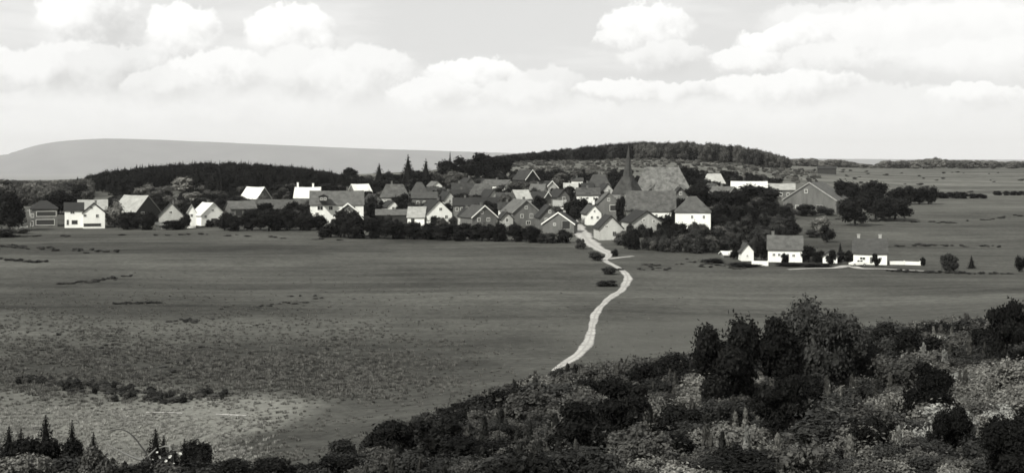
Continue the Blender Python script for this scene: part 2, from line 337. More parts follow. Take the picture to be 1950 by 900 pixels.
def catmull(pts, step):
    pts = [Vector(p) for p in pts]; pts = [pts[0] * 2 - pts[1]] + pts + [pts[-1] * 2 - pts[-2]]
    out = []
    for i in range(1, len(pts) - 2):
        p0, p1, p2, p3 = pts[i - 1:i + 3]; n = max(2, int((p2 - p1).length / step))
        for k in range(n):
            t = k / n
            out.append(0.5 * ((2 * p1) + (-p0 + p2) * t + (2 * p0 - 5 * p1 + 4 * p2 - p3) * t * t + (-p0 + 3 * p1 - 3 * p2 + p3) * t ** 3))
    out.append(pts[-2]); return out
ROADS = []
def ribbon(name, label, pix, widths, lift=0.07, seed=1):
    rng = random.Random(seed)
    pts = [Vector((*ground(px, py)[:2], w)) for (px, py), w in zip(pix, widths)]
    path = catmull(pts, 1.0); verts = []; faces = []; acr = []; nw = 9
    for i, p in enumerate(path):
        d = (path[min(i + 1, len(path) - 1)] - path[max(i - 1, 0)]); d.z = 0; d.normalize(); s = Vector((d.y, -d.x, 0))
        w = p.z / 2; wl = w * (1 + .16 * math.sin(i / 4.3 + seed) + .1 * math.sin(i / 1.7) + rng.uniform(-.06, .06)); wr = w * (1 + .16 * math.sin(i / 5.1 + 2 + seed) + .1 * math.sin(i / 1.9 + 1) + rng.uniform(-.06, .06))
        ROADS.append((p.x, p.y, w))
        for k in range(nw):
            u = k / (nw - 1) * 2 - 1; q = p + s * (u * (wl if u < 0 else wr))
            verts.append((q.x, q.y, tz(q.x, q.y) + lift * (1 if abs(u) < .9 else 0.2) - 0.03 * math.exp(-((abs(u) - .5) / .2) ** 2))); acr.append(u)
    for i in range(len(path) - 1):
        for k in range(nw - 1): faces.append((i * nw + k, i * nw + k + 1, (i + 1) * nw + k + 1, (i + 1) * nw + k))
    me = mesh_from(name, verts, faces, None, True); me.materials.append(rm)
    me.attributes.new('across', 'FLOAT', 'POINT').data.foreach_set('value', acr)
    return tag(obj(name, me), label, kind='structure')
ribbon('dirt_road', 'pale dirt track winding across the pasture into the village',
       [(1054, 706), (1066, 699), (1080, 690), (1103, 673), (1122, 648), (1129, 616), (1137, 593), (1160, 569), (1186, 550), (1195, 531), (1187, 516), (1170, 506), (1152, 496), (1160, 487), (1152, 479), (1128, 466), (1114, 452), (1105, 438), (1098, 428), (1090, 418)],
       [.5, .9, 1.5, 1.5, 1.3, 1.2, 1.2, 1.3, 1.5, 1.7, 1.5, 1.4, 1.5, 2.0, 3.0, 4.2, 4.6, 4.2, 3.6, 3.2])
ribbon('farm_lane', 'pale lane running along the garden fronts of the white cottages', [(1500, 513), (1545, 511), (1590, 510), (1615, 506), (1640, 511), (1680, 512), (1760, 516)], [1.2, 1.6, 2, 2.4, 2, 1.4, 1.0], seed=3)
ribbon('sand_strip', 'thin pale strip of bare sand in the dry grass', [(278, 786), (310, 785), (348, 787)], [.2, .45, .2], seed=6)
ribbon('sand_strip', 'short bare strip of sand right of the longer one', [(412, 789), (440, 790), (470, 791)], [.2, .4, .2], seed=7)
ribbon('side_path', 'short pale path joining the track below the village hedge', [(1158, 493), (1180, 491), (1205, 488)], [1.6, 1.6, 1.2], seed=4)

ridge_px = [-2600, -1500, -700, -300, 0, 35, 60, 110, 190, 300, 500, 700, 900, 1000, 1200, 1500, 2300, 4000]
ridge_py = [305, 303, 300, 299, 297, 291, 279, 269, 263, 266, 274.5, 283, 289, 292, 297, 302, 306, 308]
HD = 30000.0
rngh = np.random.default_rng(4)
hp = np.linspace(-2500, 3900, 520); hy = np.interp(hp, ridge_px, ridge_py)
kk = np.hanning(9); kk /= kk.sum(); hy = np.convolve(np.pad(hy, 4, mode='edge'), kk, 'valid') + np.convolve(rngh.normal(0, .35, len(hp) + 4), np.ones(5) / 5, 'valid')
prof = [(-4200, -.02), (-3400, .05), (-2600, .24), (-1800, .52), (-1000, .80), (-400, .95), (0, 1.0), (700, .97), (2000, .7), (4000, .2), (5200, -.02)]
hv = []; hf = []
for off, k in prof:
    for i in range(len(hp)):
        top = (HZ - hy[i]) / F * HD + 350.0
        wob = 1 + .16 * math.sin(hp[i] / 70 + off / 900) + .1 * math.sin(hp[i] / 23 + off / 500)
        kz = k if k in (1.0,) or k < 0 else min(k * wob, .985)
        hv.append((xat(hp[i], HD + off * .4), HD + off, HC - 350.0 + top * kz))
nh = len(hp)
for j in range(len(prof) - 1):
    for i in range(nh - 1): hf.append((j * nh + i, j * nh + i + 1, (j + 1) * nh + i + 1, (j + 1) * nh + i))
tag(obj('far_hill', mesh_from('far_hill', hv, hf, 'hill_far', True)), 'long pale table hill on the hazy horizon', kind='structure')

# ------------------------------------------------------------------ foliage meshes
def leaves(rng, cen, out, size, up=0.35, aspect=0.55):
    """rhombic leaves: cen Nx3 positions, out Nx3 outward directions, size N"""
    n = len(cen)
    nrm = out * 0.75 + rng.normal(0, .55, (n, 3)) + np.array([0, 0, up]); nrm /= np.linalg.norm(nrm, axis=1, keepdims=True) + 1e-9
    a = np.cross(nrm, rng.normal(0, 1, (n, 3))); a /= np.linalg.norm(a, axis=1, keepdims=True) + 1e-9
    b = np.cross(nrm, a); s = size[:, None]
    bend = nrm * s * rng.uniform(-.22, .1, (n, 1))
    v = np.stack([cen - a * s * .5 + bend, cen - b * s * .5 * aspect * rng.uniform(.7, 1.3, (n, 1)), cen + a * s * .5 + bend, cen + b * s * .5 * aspect * rng.uniform(.7, 1.3, (n, 1))], 1).reshape(-1, 3)
    f = np.arange(n * 4).reshape(n, 4)
    return v, f
_ico = None
def ico():
    global _ico
    if _ico is None:
        bm = bmesh.new(); bmesh.ops.create_icosphere(bm, subdivisions=2, radius=1.0)
        _ico = (np.array([v.co[:] for v in bm.verts]), np.array([[v.index for v in f.verts] for f in bm.faces])); bm.free()
    return _ico
def foliage_mesh(name, parts, tones, mat):
    V = []; Fc = []; T = []; k = 0
    for (v, f), t in zip(parts, tones):
        V.append(v); Fc += (f + k).tolist(); k += len(v)
        T.append(np.broadcast_to(np.asarray(t, float), (len(v),)) if np.ndim(t) == 0 else np.repeat(t, len(v) // len(t)))
    me = bpy.data.meshes.new(name); me.from_pydata(np.concatenate(V).tolist(), [], Fc); me.update()
    me.attributes.new('tone', 'FLOAT', 'POINT').data.foreach_set('value', np.concatenate(T).astype(np.float32))
    me.materials.append(MATS[mat]); return me
def crown_mesh(name, seed, nl, leaf, mat, zlo=.18, zhi=1.0, flat=1.0, nlobes=11, spread=.34, core=.66, spiky=0.0, rl=(.15, .24)):
    """crown of a tree one unit wide and one unit tall, standing on the origin"""
    rng = np.random.default_rng(seed); parts = []; tones = []; lob = []
    zc, zr = (zlo + zhi) / 2, (zhi - zlo) / 2
    for i in range(nlobes):
        a = rng.uniform(0, 2 * math.pi) if i else 0; h = rng.uniform(-1, 1) if i else 0
        rr = spread * math.sqrt(max(0, 1 - (h * .8) ** 2)) * math.sqrt(rng.uniform(.25, 1)) if i else 0
        c = np.array([math.cos(a) * rr, math.sin(a) * rr, zc + h * zr * .62])
        r = rng.uniform(*rl) * (1.35 if i == 0 else 1)
        lob.append((c, np.array([r, r, r * flat * rng.uniform(.75, 1.05)])))
    per = nl // nlobes; iv, jf = ico()
    for c, r in lob:
        d = rng.normal(0, 1, (per, 3)); d /= np.linalg.norm(d, axis=1, keepdims=True)
        rad = rng.uniform(.62, 1.0, (per, 1)) + (rng.uniform(0, 1, (per, 1)) < .16) * rng.uniform(0, .26 + spiky, (per, 1))
        p = c + d * r * rad
        keep = np.ones(per, bool)
        for c2, r2 in lob:
            if c2 is not c: keep &= (np.linalg.norm((p - c2) / r2, axis=1) > .72)
        keep &= p[:, 2] > max(zlo * .55, -.06)
        p, d = p[keep], d[keep]
        lt = rng.uniform(.75, 1.25)
        parts.append(leaves(rng, p, d, rng.uniform(.65, 1.35, len(p)) * leaf)); tones.append(lt * rng.uniform(.6, 1.4, len(p)))
        jit = 1 + .16 * np.sin(iv[:, :1] * 7 + seed) * np.cos(iv[:, 1:2] * 6)
        parts.append((c + iv * r * core * jit, jf)); tones.append(.8)  # solid core added inside each lobe to block light, toned darker than the leaves
    A = np.concatenate([p_[0] for p_ in parts]); zt_ = np.percentile(A[:, 2], 99.3); xw = np.percentile(np.hypot(A[:, 0], A[:, 1]), 97)
    parts = [(np.stack([v_[:, 0] * .5 / xw, v_[:, 1] * .5 / xw, v_[:, 2] / zt_], 1), f_) for v_, f_ in parts]
    return foliage_mesh(name, parts, tones, mat)
def trunk_mesh(name, seed, top=.62, r=.035, mat='bark'):
    rng = random.Random(seed); mb = MB()
    mb.tube([(0, 0, -.06), (.01, 0, .1), (rng.uniform(-.02, .02), .01, top * .6), (rng.uniform(-.04, .04), 0, top)], [r * 1.5, r, r * .75, r * .3], 8)
    for k in range(5):
        a = k * 2.4 + rng.random(); z = top * rng.uniform(.3, .75); l = rng.uniform(.2, .33)
        mb.tube([(0, 0, z), (math.cos(a) * l * .5, math.sin(a) * l * .5, z + .1), (math.cos(a) * l, math.sin(a) * l, z + .26)], [r * .5, r * .35, r * .12], 5)
    return mb.mesh(name, mat, smooth=True)
def conifer_mesh(name, seed, layers, per, leaf, mat, zlo=.06):
    rng = np.random.default_rng(seed); parts = []; tones = []
    for i in range(layers):
        k = i / (layers - 1); z = zlo + (1 - zlo) * k; R = .5 * (1 - k) ** .72 + .012
        n = max(4, int(per * (1 - k * .75)))
        ang = rng.uniform(0, 2 * math.pi, n); reach = R * rng.uniform(.45, 1.12, n)
        p = np.stack([np.cos(ang) * reach, np.sin(ang) * reach, z - reach * .28 + rng.normal(0, .012, n)], 1)
        o = np.stack([np.cos(ang) * .4, np.sin(ang) * .4, np.ones(n) * .7], 1)
        parts.append(leaves(rng, p, o, leaf * rng.uniform(.6, 1.3, n) * (1.1 - .6 * k), aspect=.42)); tones.append(rng.uniform(.6, 1.4, n))
    n = 10; cv = [(0, 0, 1.0)] ; cf = []
    for j, (z, r) in enumerate(((.72, .085), (.4, .2), (.1, .33))):
        cv += [(math.cos(2 * math.pi * q / n) * r, math.sin(2 * math.pi * q / n) * r, z) for q in range(n)]
    for q in range(n): cf.append((0, 1 + q, 1 + (q + 1) % n, 1 + (q + 1) % n))
    for j in range(2):
        for q in range(n): cf.append((1 + j * n + q, 1 + (j + 1) * n + q, 1 + (j + 1) * n + (q + 1) % n, 1 + j * n + (q + 1) % n))
    cf = [tuple(dict.fromkeys(f)) for f in cf]
    me = None
    V = [np.array(cv)]; T = [np.full(len(cv), .7)]; Fs = list(cf); k = len(cv)  # inner cone added as a light-blocking core, its tone darker than the needles
    for (v, f), t in zip(parts, tones): V.append(v); Fs += (f + k).tolist(); k += len(v); T.append(np.repeat(t, 4))
    me = bpy.data.meshes.new(name); me.from_pydata(np.concatenate(V).tolist(), [], Fs); me.update()
    me.attributes.new('tone', 'FLOAT', 'POINT').data.foreach_set('value', np.concatenate(T).astype(np.float32)); me.materials.append(MATS[mat]); return me
BROAD_FAR = [crown_mesh('crown', 100 + i, 1700, .082, 'leaf_dark', zlo=.05, nlobes=15, spread=.33, rl=(.17, .27), spiky=.15) for i in range(5)]
BUSH_FAR = [crown_mesh('foliage', 130 + i, 1300, .09, 'leaf_dark', zlo=-.12, nlobes=14, spread=.35, rl=(.17, .28), spiky=.15) for i in range(4)]
BROAD_NEAR = [crown_mesh('crown', 200 + i, 9000, .046, 'leaf_dark', nlobes=19, zlo=.1, spread=.38, spiky=.1, rl=(.12, .23)) for i in range(4)]
BUSH_NEAR = [crown_mesh('foliage', 230 + i, 5200, .058, 'leaf_dark', zlo=.0, nlobes=13, spread=.37, spiky=.1) for i in range(4)]
UMBREL = [crown_mesh('crown', 260 + i, 7500, .05, 'leaf_dark', zlo=.12, nlobes=16, spread=.37, flat=.55, spiky=.2) for i in range(3)]
CONI_FAR = [conifer_mesh('crown', 300 + i, 18, 34, .13, 'leaf_black') for i in range(3)]
CONI_NEAR = [conifer_mesh('crown', 320 + i, 34, 70, .10, 'leaf_black') for i in range(2)]
TRUNKS = [trunk_mesh('trunk', 20 + i) for i in range(3)]
_tc = [0]
def tree(kind, px, py, w, h, label, mat='leaf_dark', name='broadleaf_tree', cat='tree', group=None, d=None, sink=0.1):
    """w, h: size in photo pixels at the place where the thing stands"""
    _tc[0] += 1; k = _tc[0]
    if d is None: x, y, z = ground(px, py)
    else: y = d; x = xat(px, d); z = tz(x, y)
    if d is not None and py > 0:
        while d > 400 and zat(py, d) - tz(xat(px, d), d) < 4.6: d -= 4
        y = d; x = xat(px, d); z = tz(x, y)
        h = (zat(py, d) - z) / d * F + 1
    sc = y / F; W, H = w * sc, h * sc
    root = bpy.data.objects.new(name, None); C.objects.link(root); root.empty_display_size = .5
    root.location = (x, y, z - sink); root.rotation_euler = (0, 0, (k * 2.399) % 6.283); root.scale = (W, W, H)
    bank = {'broad': BROAD_FAR, 'bush': BUSH_FAR, 'broadn': BROAD_NEAR, 'bushn': BUSH_NEAR, 'umb': UMBREL, 'con': CONI_FAR, 'conn': CONI_NEAR}[kind]
    cr = obj('foliage' if 'bush' in kind else 'crown', bank[k % len(bank)], root)
    cr.material_slots[0].link = 'OBJECT'; cr.material_slots[0].material = MATS[mat]
    obj('stem' if 'bush' in kind else 'trunk', TRUNKS[k % 3], root)
    return tag(root, label, cat, group)

# geometry-node scatter for masses nobody could count
def scatter(name, label, pts, sources):
    """pts: x, y, z, yaw, scale_xy, scale_z, source index"""
    ng = bpy.data.node_groups.new(name, 'GeometryNodeTree')
    ng.interface.new_socket('Geometry', in_out='INPUT', socket_type='NodeSocketGeometry'); ng.interface.new_socket('Geometry', in_out='OUTPUT', socket_type='NodeSocketGeometry')
    gi = ng.nodes.new('NodeGroupInput'); gout = ng.nodes.new('NodeGroupOutput'); join = ng.nodes.new('GeometryNodeJoinGeometry')
    pts = np.array(pts)
    me = bpy.data.meshes.new(name); me.from_pydata(pts[:, :3].tolist(), [], []); me.update()
    for nm, col in (('yaw', 3), ('sxy', 4), ('sz', 5), ('src', 6)):
        me.attributes.new(nm, 'FLOAT', 'POINT').data.foreach_set('value', pts[:, col].astype(np.float32))
    def attr(nm):
        a = ng.nodes.new('GeometryNodeInputNamedAttribute'); a.data_type = 'FLOAT'; a.inputs[0].default_value = nm; return a.outputs[0]
    yaw, sxy, sz, src = attr('yaw'), attr('sxy'), attr('sz'), attr('src')
    cr = ng.nodes.new('ShaderNodeCombineXYZ'); ng.links.new(yaw, cr.inputs[2])
    cs = ng.nodes.new('ShaderNodeCombineXYZ'); ng.links.new(sxy, cs.inputs[0]); ng.links.new(sxy, cs.inputs[1]); ng.links.new(sz, cs.inputs[2])
    for i, (sme, smat) in enumerate(sources):
        so_ = bpy.data.objects.new('plant_source', sme)
        so_.material_slots[0].link = 'OBJECT'; so_.material_slots[0].material = MATS[smat]
        oi = ng.nodes.new('GeometryNodeObjectInfo'); oi.inputs[0].default_value = so_; oi.inputs[1].default_value = True
        cmp = ng.nodes.new('FunctionNodeCompare'); cmp.data_type = 'FLOAT'; cmp.operation = 'EQUAL'
        ng.links.new(src, cmp.inputs[0]); cmp.inputs[1].default_value = float(i); cmp.inputs['Epsilon'].default_value = .1
        ip = ng.nodes.new('GeometryNodeInstanceOnPoints')
        ng.links.new(gi.outputs[0], ip.inputs['Points']); ng.links.new(cmp.outputs[0], ip.inputs['Selection']); ng.links.new(oi.outputs['Geometry'], ip.inputs['Instance'])
        ng.links.new(cr.outputs[0], ip.inputs['Rotation']); ng.links.new(cs.outputs[0], ip.inputs['Scale']); ng.links.new(ip.outputs[0], join.inputs[0])
    ng.links.new(join.outputs[0], gout.inputs[0])
    o = obj(name, me); md = o.modifiers.new('scatter', 'NODES'); md.node_group = ng
    return tag(o, label, kind='stuff')

def in_poly(px, py, poly):
    c = False; j = len(poly) - 1
    for i in range(len(poly)):
        if (poly[i][1] > py) != (poly[j][1] > py) and px < (poly[j][0] - poly[i][0]) * (py - poly[i][1]) / (poly[j][1] - poly[i][1]) + poly[i][0]: c = not c
        j = i
    return c
ROADS_A = np.array(ROADS)
def on_road(x, y, m=0.3): return bool((np.hypot(ROADS_A[:, 0] - x, ROADS_A[:, 1] - y) < ROADS_A[:, 2] + m).any())

# ------------------------------------------------------------------ houses
FOOT = []
def house(label, blocks, name='house', cat='house', group=None):
    root = None
    for bi, B in enumerate(blocks):
        g_ = B.get('t', 'g') == 'g'; xl, xr, yr, ye = B['x'][0], B['x'][1], B['r'], B['e']; xm = (xl + xr) / 2
        d = B['d'] if 'd' in B else ground(xm, B['b'])[1]
        if 'd' in B and d >= 500: # houses up the slope: stand where the ground is one storey below the eaves
            dd_ = np.arange(430., 900., 1.); k_ = np.nonzero(zat(ye, dd_) - terrain(xat(xm, dd_), dd_) < B.get('storey', 3.3))[0]
            d = float(dd_[k_[0]]) if len(k_) else d
        rot = math.radians(B.get('rot', 0)) - math.atan((xm - CX) / F); dep = B.get('L', 9.0 if g_ else 8.0)
        app = (xr - xl) / F * d / math.cos(math.radians(B.get('rot', 0)))
        if g_: Wd, Ln, yaw = app, dep, rot
        else: Wd, Ln, yaw = dep, app, rot + math.pi / 2
        zE = zat(ye, d); zR = zat(yr, d if g_ else d + Wd / 2)
        if zR < zE + .6: zR = zE + .6
        nf = Vector((math.sin(rot), -math.cos(rot), 0))            # the way the front wall faces
        fc = Vector((xat(xm, d), d, 0)); cen = fc - nf * (Ln / 2 if g_ else Wd / 2)
        R = Matrix.Rotation(yaw, 3, 'Z')
        cs = [cen + R @ Vector((sx * Wd / 2, sy * Ln / 2, 0)) for sx in (-1, 1) for sy in (-1, 1)]
        zB = min([tz(c.x, c.y) for c in cs]) - .35 if 'zb' not in B else zat(B['zb'], d)
        FOOT.append((cen.x, cen.y, max(Wd, Ln) * .5 + .6))
        if root is None:
            root = bpy.data.objects.new(name, None); C.objects.link(root); root.location = (cen.x, cen.y, zB + .3); tag(root, label, cat, group)
        O = Vector(root.location)
        M = Matrix.Translation(Vector((cen.x, cen.y, 0)) - Vector((O.x, O.y, O.z))) @ R.to_4x4()
        hw, hl = Wd / 2, Ln / 2; hip = B.get('hip', 0.0); mb = MB()
        if hip: mb.box((0, 0, (zB + zE) / 2), Wd, Ln, zE - zB)
        else:
            pr = [(-hw, zB), (hw, zB), (hw, zE), (0, zR - .05), (-hw, zE)]
            mb.add([(x, -hl, z) for x, z in pr] + [(x, hl, z) for x, z in pr], [(0, 1, 2, 3, 4), (9, 8, 7, 6, 5)] + [(i, i + 5, (i + 1) % 5 + 5, (i + 1) % 5) for i in range(5)])
        pre = B.get('pre', '')
        obj(pre + 'wall', mb.mesh('wall', B.get('wall', 'wall_light'), M), root)
        ov = .35; th = .2; sl_ = (zR - zE) / hw; mb = MB(); lo = hl + .3; rngb = random.Random(xl * 7 + ye)
        if hip:
            ze = zE - ov * sl_ * .3; rl = max(hl * (1 - hip) , .2) if hip < .99 else .05
            mb.add([(-hw - ov, -lo, ze), (hw + ov, -lo, ze), (hw + ov, lo, ze), (-hw - ov, lo, ze), (0, -rl, zR + .1), (0, rl, zR + .1),
                    (-hw - ov, -lo, ze + .16), (hw + ov, -lo, ze + .16), (hw + ov, lo, ze + .16), (-hw - ov, lo, ze + .16)],
                   [(3, 2, 1, 0), (0, 1, 7, 6), (1, 2, 8, 7), (2, 3, 9, 8), (3, 0, 6, 9), (6, 7, 4), (7, 8, 5, 4), (8, 9, 5), (9, 6, 4, 5)])
        else:
            seg = 6; k0 = len(mb.v); sec = [(-hw - ov, zE - ov * sl_), (0, zR), (hw + ov, zE - ov * sl_), (hw + ov, zE - ov * sl_ + th), (0, zR + th * 1.15), (-hw - ov, zE - ov * sl_ + th)]
            vv = []; ff = []
            for i in range(seg + 1):
                sag = -.10 * math.sin(math.pi * i / seg) + rngb.uniform(-.03, .03)
                vv += [(x, -lo + 2 * lo * i / seg, z + sag * (1.0 if abs(x) < .01 else .5)) for x, z in sec]
            for i in range(seg):
                for q in range(6): ff.append((i * 6 + q, i * 6 + (q + 1) % 6, (i + 1) * 6 + (q + 1) % 6, (i + 1) * 6 + q))
            ff += [(0, 5, 4, 1), (1, 4, 3, 2), (seg * 6, seg * 6 + 1, seg * 6 + 4, seg * 6 + 5), (seg * 6 + 1, seg * 6 + 2, seg * 6 + 3, seg * 6 + 4)]
            mb.add(vv, ff)
        rf = obj(pre + 'roof', mb.mesh('roof', B.get('roof', 'roof_mid'), M), root)
        ch_ = B.get('ch', [(.3 + .4 * ((xl * 7) % 10) / 10, .9)] if (cat == 'house' and bi == 0 and (xl * 3) % 5 > 1 and not hip) else [])
        for (f_, hh) in ch_:
            mb = MB(); cy = -hl + 2 * hl * f_; cxx = hw * .16
            mb.box((cxx, cy, zR + hh / 2 - .55), .62, .62, hh + .9); mb.box((cxx, cy, zR + hh - .06), .76, .76, .14)
            obj('chimney', mb.mesh('chimney', B.get('cm', 'brick_chimney'), M), rf)
        if B.get('verge') and not hip:
            for sgn in (-1, 1):
                mb = MB(); a = Vector((0, -lo - .05, zR + .08)); b_ = Vector((sgn * (hw + ov + .02), -lo - .05, zE - ov * sl_ + .06)); e = (b_ - a)
                mb.add([a + Vector((0, 0, -.18)), a + Vector((0, 0, .2)), b_ + Vector((0, 0, .2)), b_ + Vector((0, 0, -.18)),
                        a + Vector((0, -.08, -.18)), a + Vector((0, -.08, .2)), b_ + Vector((0, -.08, .2)), b_ + Vector((0, -.08, -.18))],
                       [(0, 1, 2, 3), (7, 6, 5, 4), (0, 4, 5, 1), (1, 5, 6, 2), (2, 6, 7, 3), (3, 7, 4, 0)])
                obj('bargeboard', mb.mesh('bargeboard', B['verge'], M), root)
        # openings on the front: list of (px, py, w, h[, kind]) in photo pixels, or a count
        Rf = Matrix.Rotation(rot, 3, 'Z'); ops = B.get('win', 2)
        if isinstance(ops, int):
            n_ = ops; hpx = max(7.5, 1.05 / d * F); wy = ye + 9 if not g_ else ye + 3
            ops = [(xl + (xr - xl) * (i + 1) / (n_ + 1), wy, .95 / d * F, 1.25 / d * F) for i in range(n_)]
        for op in ops:
            px, py, w, h = op[:4]; kd = op[4] if len(op) > 4 else 'window'
            cr_ = math.cos(math.radians(B.get('rot', 0))); u = (px - xm) / F * d / cr_; zc = zat(py, d); wm, hm = w / F * d / cr_, h / F * d
            p0 = fc + Rf @ Vector((u, 0, 0)); base = Vector((p0.x, p0.y, zc)) - O; M2 = Matrix.Translation(base) @ Rf.to_4x4()
            fw = .09; mb = MB()
            for (cx_, cz_, sx_, sz_) in ((0, hm / 2 - fw / 2, wm, fw), (0, -hm / 2 + fw / 2, wm, fw), (-wm / 2 + fw / 2, 0, fw, hm - 2 * fw), (wm / 2 - fw / 2, 0, fw, hm - 2 * fw), (0, 0, .06, hm - 2 * fw)):
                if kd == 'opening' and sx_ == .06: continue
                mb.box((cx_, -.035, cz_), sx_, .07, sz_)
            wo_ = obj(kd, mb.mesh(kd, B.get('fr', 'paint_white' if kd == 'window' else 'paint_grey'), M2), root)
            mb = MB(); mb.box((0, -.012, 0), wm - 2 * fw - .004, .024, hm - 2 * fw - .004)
            obj('pane' if kd == 'window' else 'leaf', mb.mesh('pane', 'glass_dark' if kd == 'window' else 'wood_dark', M2), wo_)  # doors get a leaf; in openings this dark panel paints the shade inside
    return root

house('two-storey house with dark hipped roof, pale fascia and shaded open galleries', [
    dict(t='e', x=(58, 108), r=382, e=398, b=432, L=9, hip=.75, wall='wall_mid', roof='roof_dark', win=[(88, 407, 36, 10, 'opening'), (86, 423, 34, 11, 'opening'), (63, 410, 5, 8), (62, 425, 5, 10, 'opening')], fr='paint_white')])
house('bright white gabled house with long low wing beside the field', [
    dict(x=(159, 199), r=388, e=405, b=435, L=9, wall='wall_white', roof='roof_dark', win=[(174.5, 395.5, 5, 5), (162.5, 410, 6, 5.5), (185, 411, 6, 7), (176, 428, 32, 6, 'opening')]),
    dict(t='e', x=(124, 158), r=386, e=400, b=434, L=8, pre='wing_', wall='wall_white', roof='roof_dark', win=[(138, 404.5, 8, 5), (142, 423, 11, 8, 'opening'), (129.5, 423, 4, 10, 'door')])])
house('house with pale lit roof rising behind the white winged house', [dict(t='e', x=(150, 203), r=381, e=399, d=462, L=8, wall='wall_light', roof='roof_light')])
house('dark gabled house with pale roof slope behind the dark hedge', [dict(x=(260, 304), r=373, e=402, d=452, L=11, rot=42, wall='wall_dark', roof='roof_light', win=[(272, 405, 6, 5)])])  # gable shade and sunlit roof slope are put into wall and roof colour
house('small grey gabled house between dark gable and white cottage', [dict(x=(303, 349), r=387, e=411, b=432, L=8, wall='wall_light', roof='roof_dark', win=[(325, 404, 6, 6)])])
house('low white shed standing at the field edge', [dict(t='e', x=(297, 317), r=424, e=428, b=437, L=4, wall='wall_light', roof='roof_light', win=[(312, 433, 4, 7, 'door')])], name='shed', cat='shed')
house('white cottage with bright roof and narrow side gable', [
    dict(x=(384, 428), r=387, e=409, b=429, L=8, rot=24, wall='wall_white', roof='roof_white', win=[(405, 400, 5, 4), (408, 420, 12, 9, 'opening'), (392, 412, 5, 6)]),
    dict(x=(357, 373), r=391, e=404, d=430, L=6, pre='annex_', wall='wall_white', roof='roof_light', win=[(365, 410, 5, 6)])])
house('grey gabled house with bright roof slope below the wood', [dict(x=(490, 516), r=357, e=377, d=545, L=9, rot=42, wall='wall_mid', roof='roof_white', win=[(499, 372, 5, 6)])])
house('long grey roofed barn behind the black hedge', [dict(t='e', x=(492, 592), r=380, e=397, d=485, L=10, wall='wall_mid', roof='roof_grey', win=3)], name='barn', cat='barn')
house('open fronted grey barn above the dark bushes', [dict(t='e', x=(440, 488), r=383, e=397, d=462, L=9, rot=12, wall='wall_mid', roof='roof_grey', win=[(455, 406, 14, 12, 'opening'), (474, 404, 10, 8, 'opening')])], name='barn', cat='barn')
house('house with white roof and two stout chimneys behind the long barn', [dict(t='e', x=(560, 607), r=357, e=376, d=530, L=8, rot=-8, wall='wall_light', roof='roof_white', ch=[(.3, 1.5), (.92, 1.8)], cm='paint_white')])
house('large white house with wide grey roof, dormer and front gable wing', [
    dict(t='e', x=(591, 692), r=364, e=389, b=425, L=10, wall='wall_white', roof='roof_grey', win=[(610, 396, 11, 8), (630, 396, 8, 8), (604, 408, 7, 8), (673, 396, 7, 8)], ch=[(.3, 1.4)]),
    dict(x=(641, 684), r=388, e=405, d=432, L=7, pre='porch_', wall='wall_mid', roof='roof_light', verge='paint_white', win=[(668, 408, 8, 9)]),
    dict(x=(608, 624), r=371, e=374.5, d=441.5, L=4, pre='dormer_', zb=384, wall='wall_dark', roof='roof_mid', win=[(612, 378.5, 5, 5), (619, 378.5, 5, 5)])])
house('house showing only a bright tilted roof before the dark wood', [dict(t='e', x=(677, 708), r=351, e=366, d=570, L=9, rot=18, wall='wall_mid', roof='roof_white')])
house('house with wide grey hipped roof below the tall firs', [dict(t='e', x=(724, 779), r=351, e=376, d=500, L=10, hip=.4, wall='wall_light', roof='roof_grey', win=4, ch=[(.6, 1.2)])])
house('house with steep grey pyramid roof behind the wide hipped roof', [dict(t='e', x=(781, 816), r=347, e=370, d=535, L=8, hip=.7, wall='wall_mid', roof='roof_mid')])
house('plain grey two-storey house behind the white winged gable', [dict(t='e', x=(784, 832), r=366, e=377, d=486, L=8, wall='wall_mid', roof='roof_mid', win=3)])
house('long low grey barn in front of the hipped house', [dict(t='e', x=(716, 779), r=399, e=409, d=446, L=8, wall='wall_dark', roof='roof_grey', win=[(740, 414, 9, 8, 'opening')])], name='barn', cat='barn')
house('white gabled house with low bright wall and dark flank roof', [dict(x=(813, 861), r=382, e=406, b=429, L=10, rot=18, wall='wall_white', roof='roof_dark', win=[(839, 398, 6, 6), (829, 413, 6, 7), (850, 413, 6, 7)])])
house('white barn with bright roof beside the white gable', [dict(t='e', x=(776, 808), r=394, e=413, d=436, L=8, rot=-6, wall='wall_white', roof='roof_light', win=[(786, 420, 7, 9, 'door')])], name='barn', cat='barn')  # sunlight on the slope is put into the light roof colour
house('grey timbered house beside the white gable, with small windows', [dict(t='e', x=(863, 897), r=377, e=391, d=448, L=8, wall='wall_mid', roof='roof_dark', win=[(870, 398, 6, 7), (880, 398, 6, 7), (890, 398, 6, 7)])])
house('small white gable peeping out below the firs', [dict(x=(825, 842), r=346, e=354, d=575, L=7, rot=20, wall='wall_white', roof='roof_grey', win=1)])
house('house with dark steep roof under the spruces', [dict(t='e', x=(864, 904), r=349, e=369, d=570, L=9, rot=10, wall='wall_dark', roof='roof_mid')])
house('grey hip roofed house above the timbered row', [dict(t='e', x=(892, 944), r=350, e=373, d=520, L=9, hip=.5, wall='wall_light', roof='roof_grey', win=4, ch=[(.4, 1.2)])])
house('timbered house with dark roof and two pale window bays', [dict(t='e', x=(897, 953), r=376, e=391, d=475, L=8, wall='wall_dark', roof='roof_dark', win=[(909, 397, 5, 9), (939, 397, 8, 10), (947, 397, 4, 10)])])
house('grey gabled house with white bargeboards at the hedge', [dict(x=(899, 946), r=392, e=413, b=434, L=9, rot=24, wall='wall_mid', roof='roof_mid', verge='paint_white', win=[(918, 404, 5, 6), (912, 418, 6, 7), (930, 418, 6, 7)])])
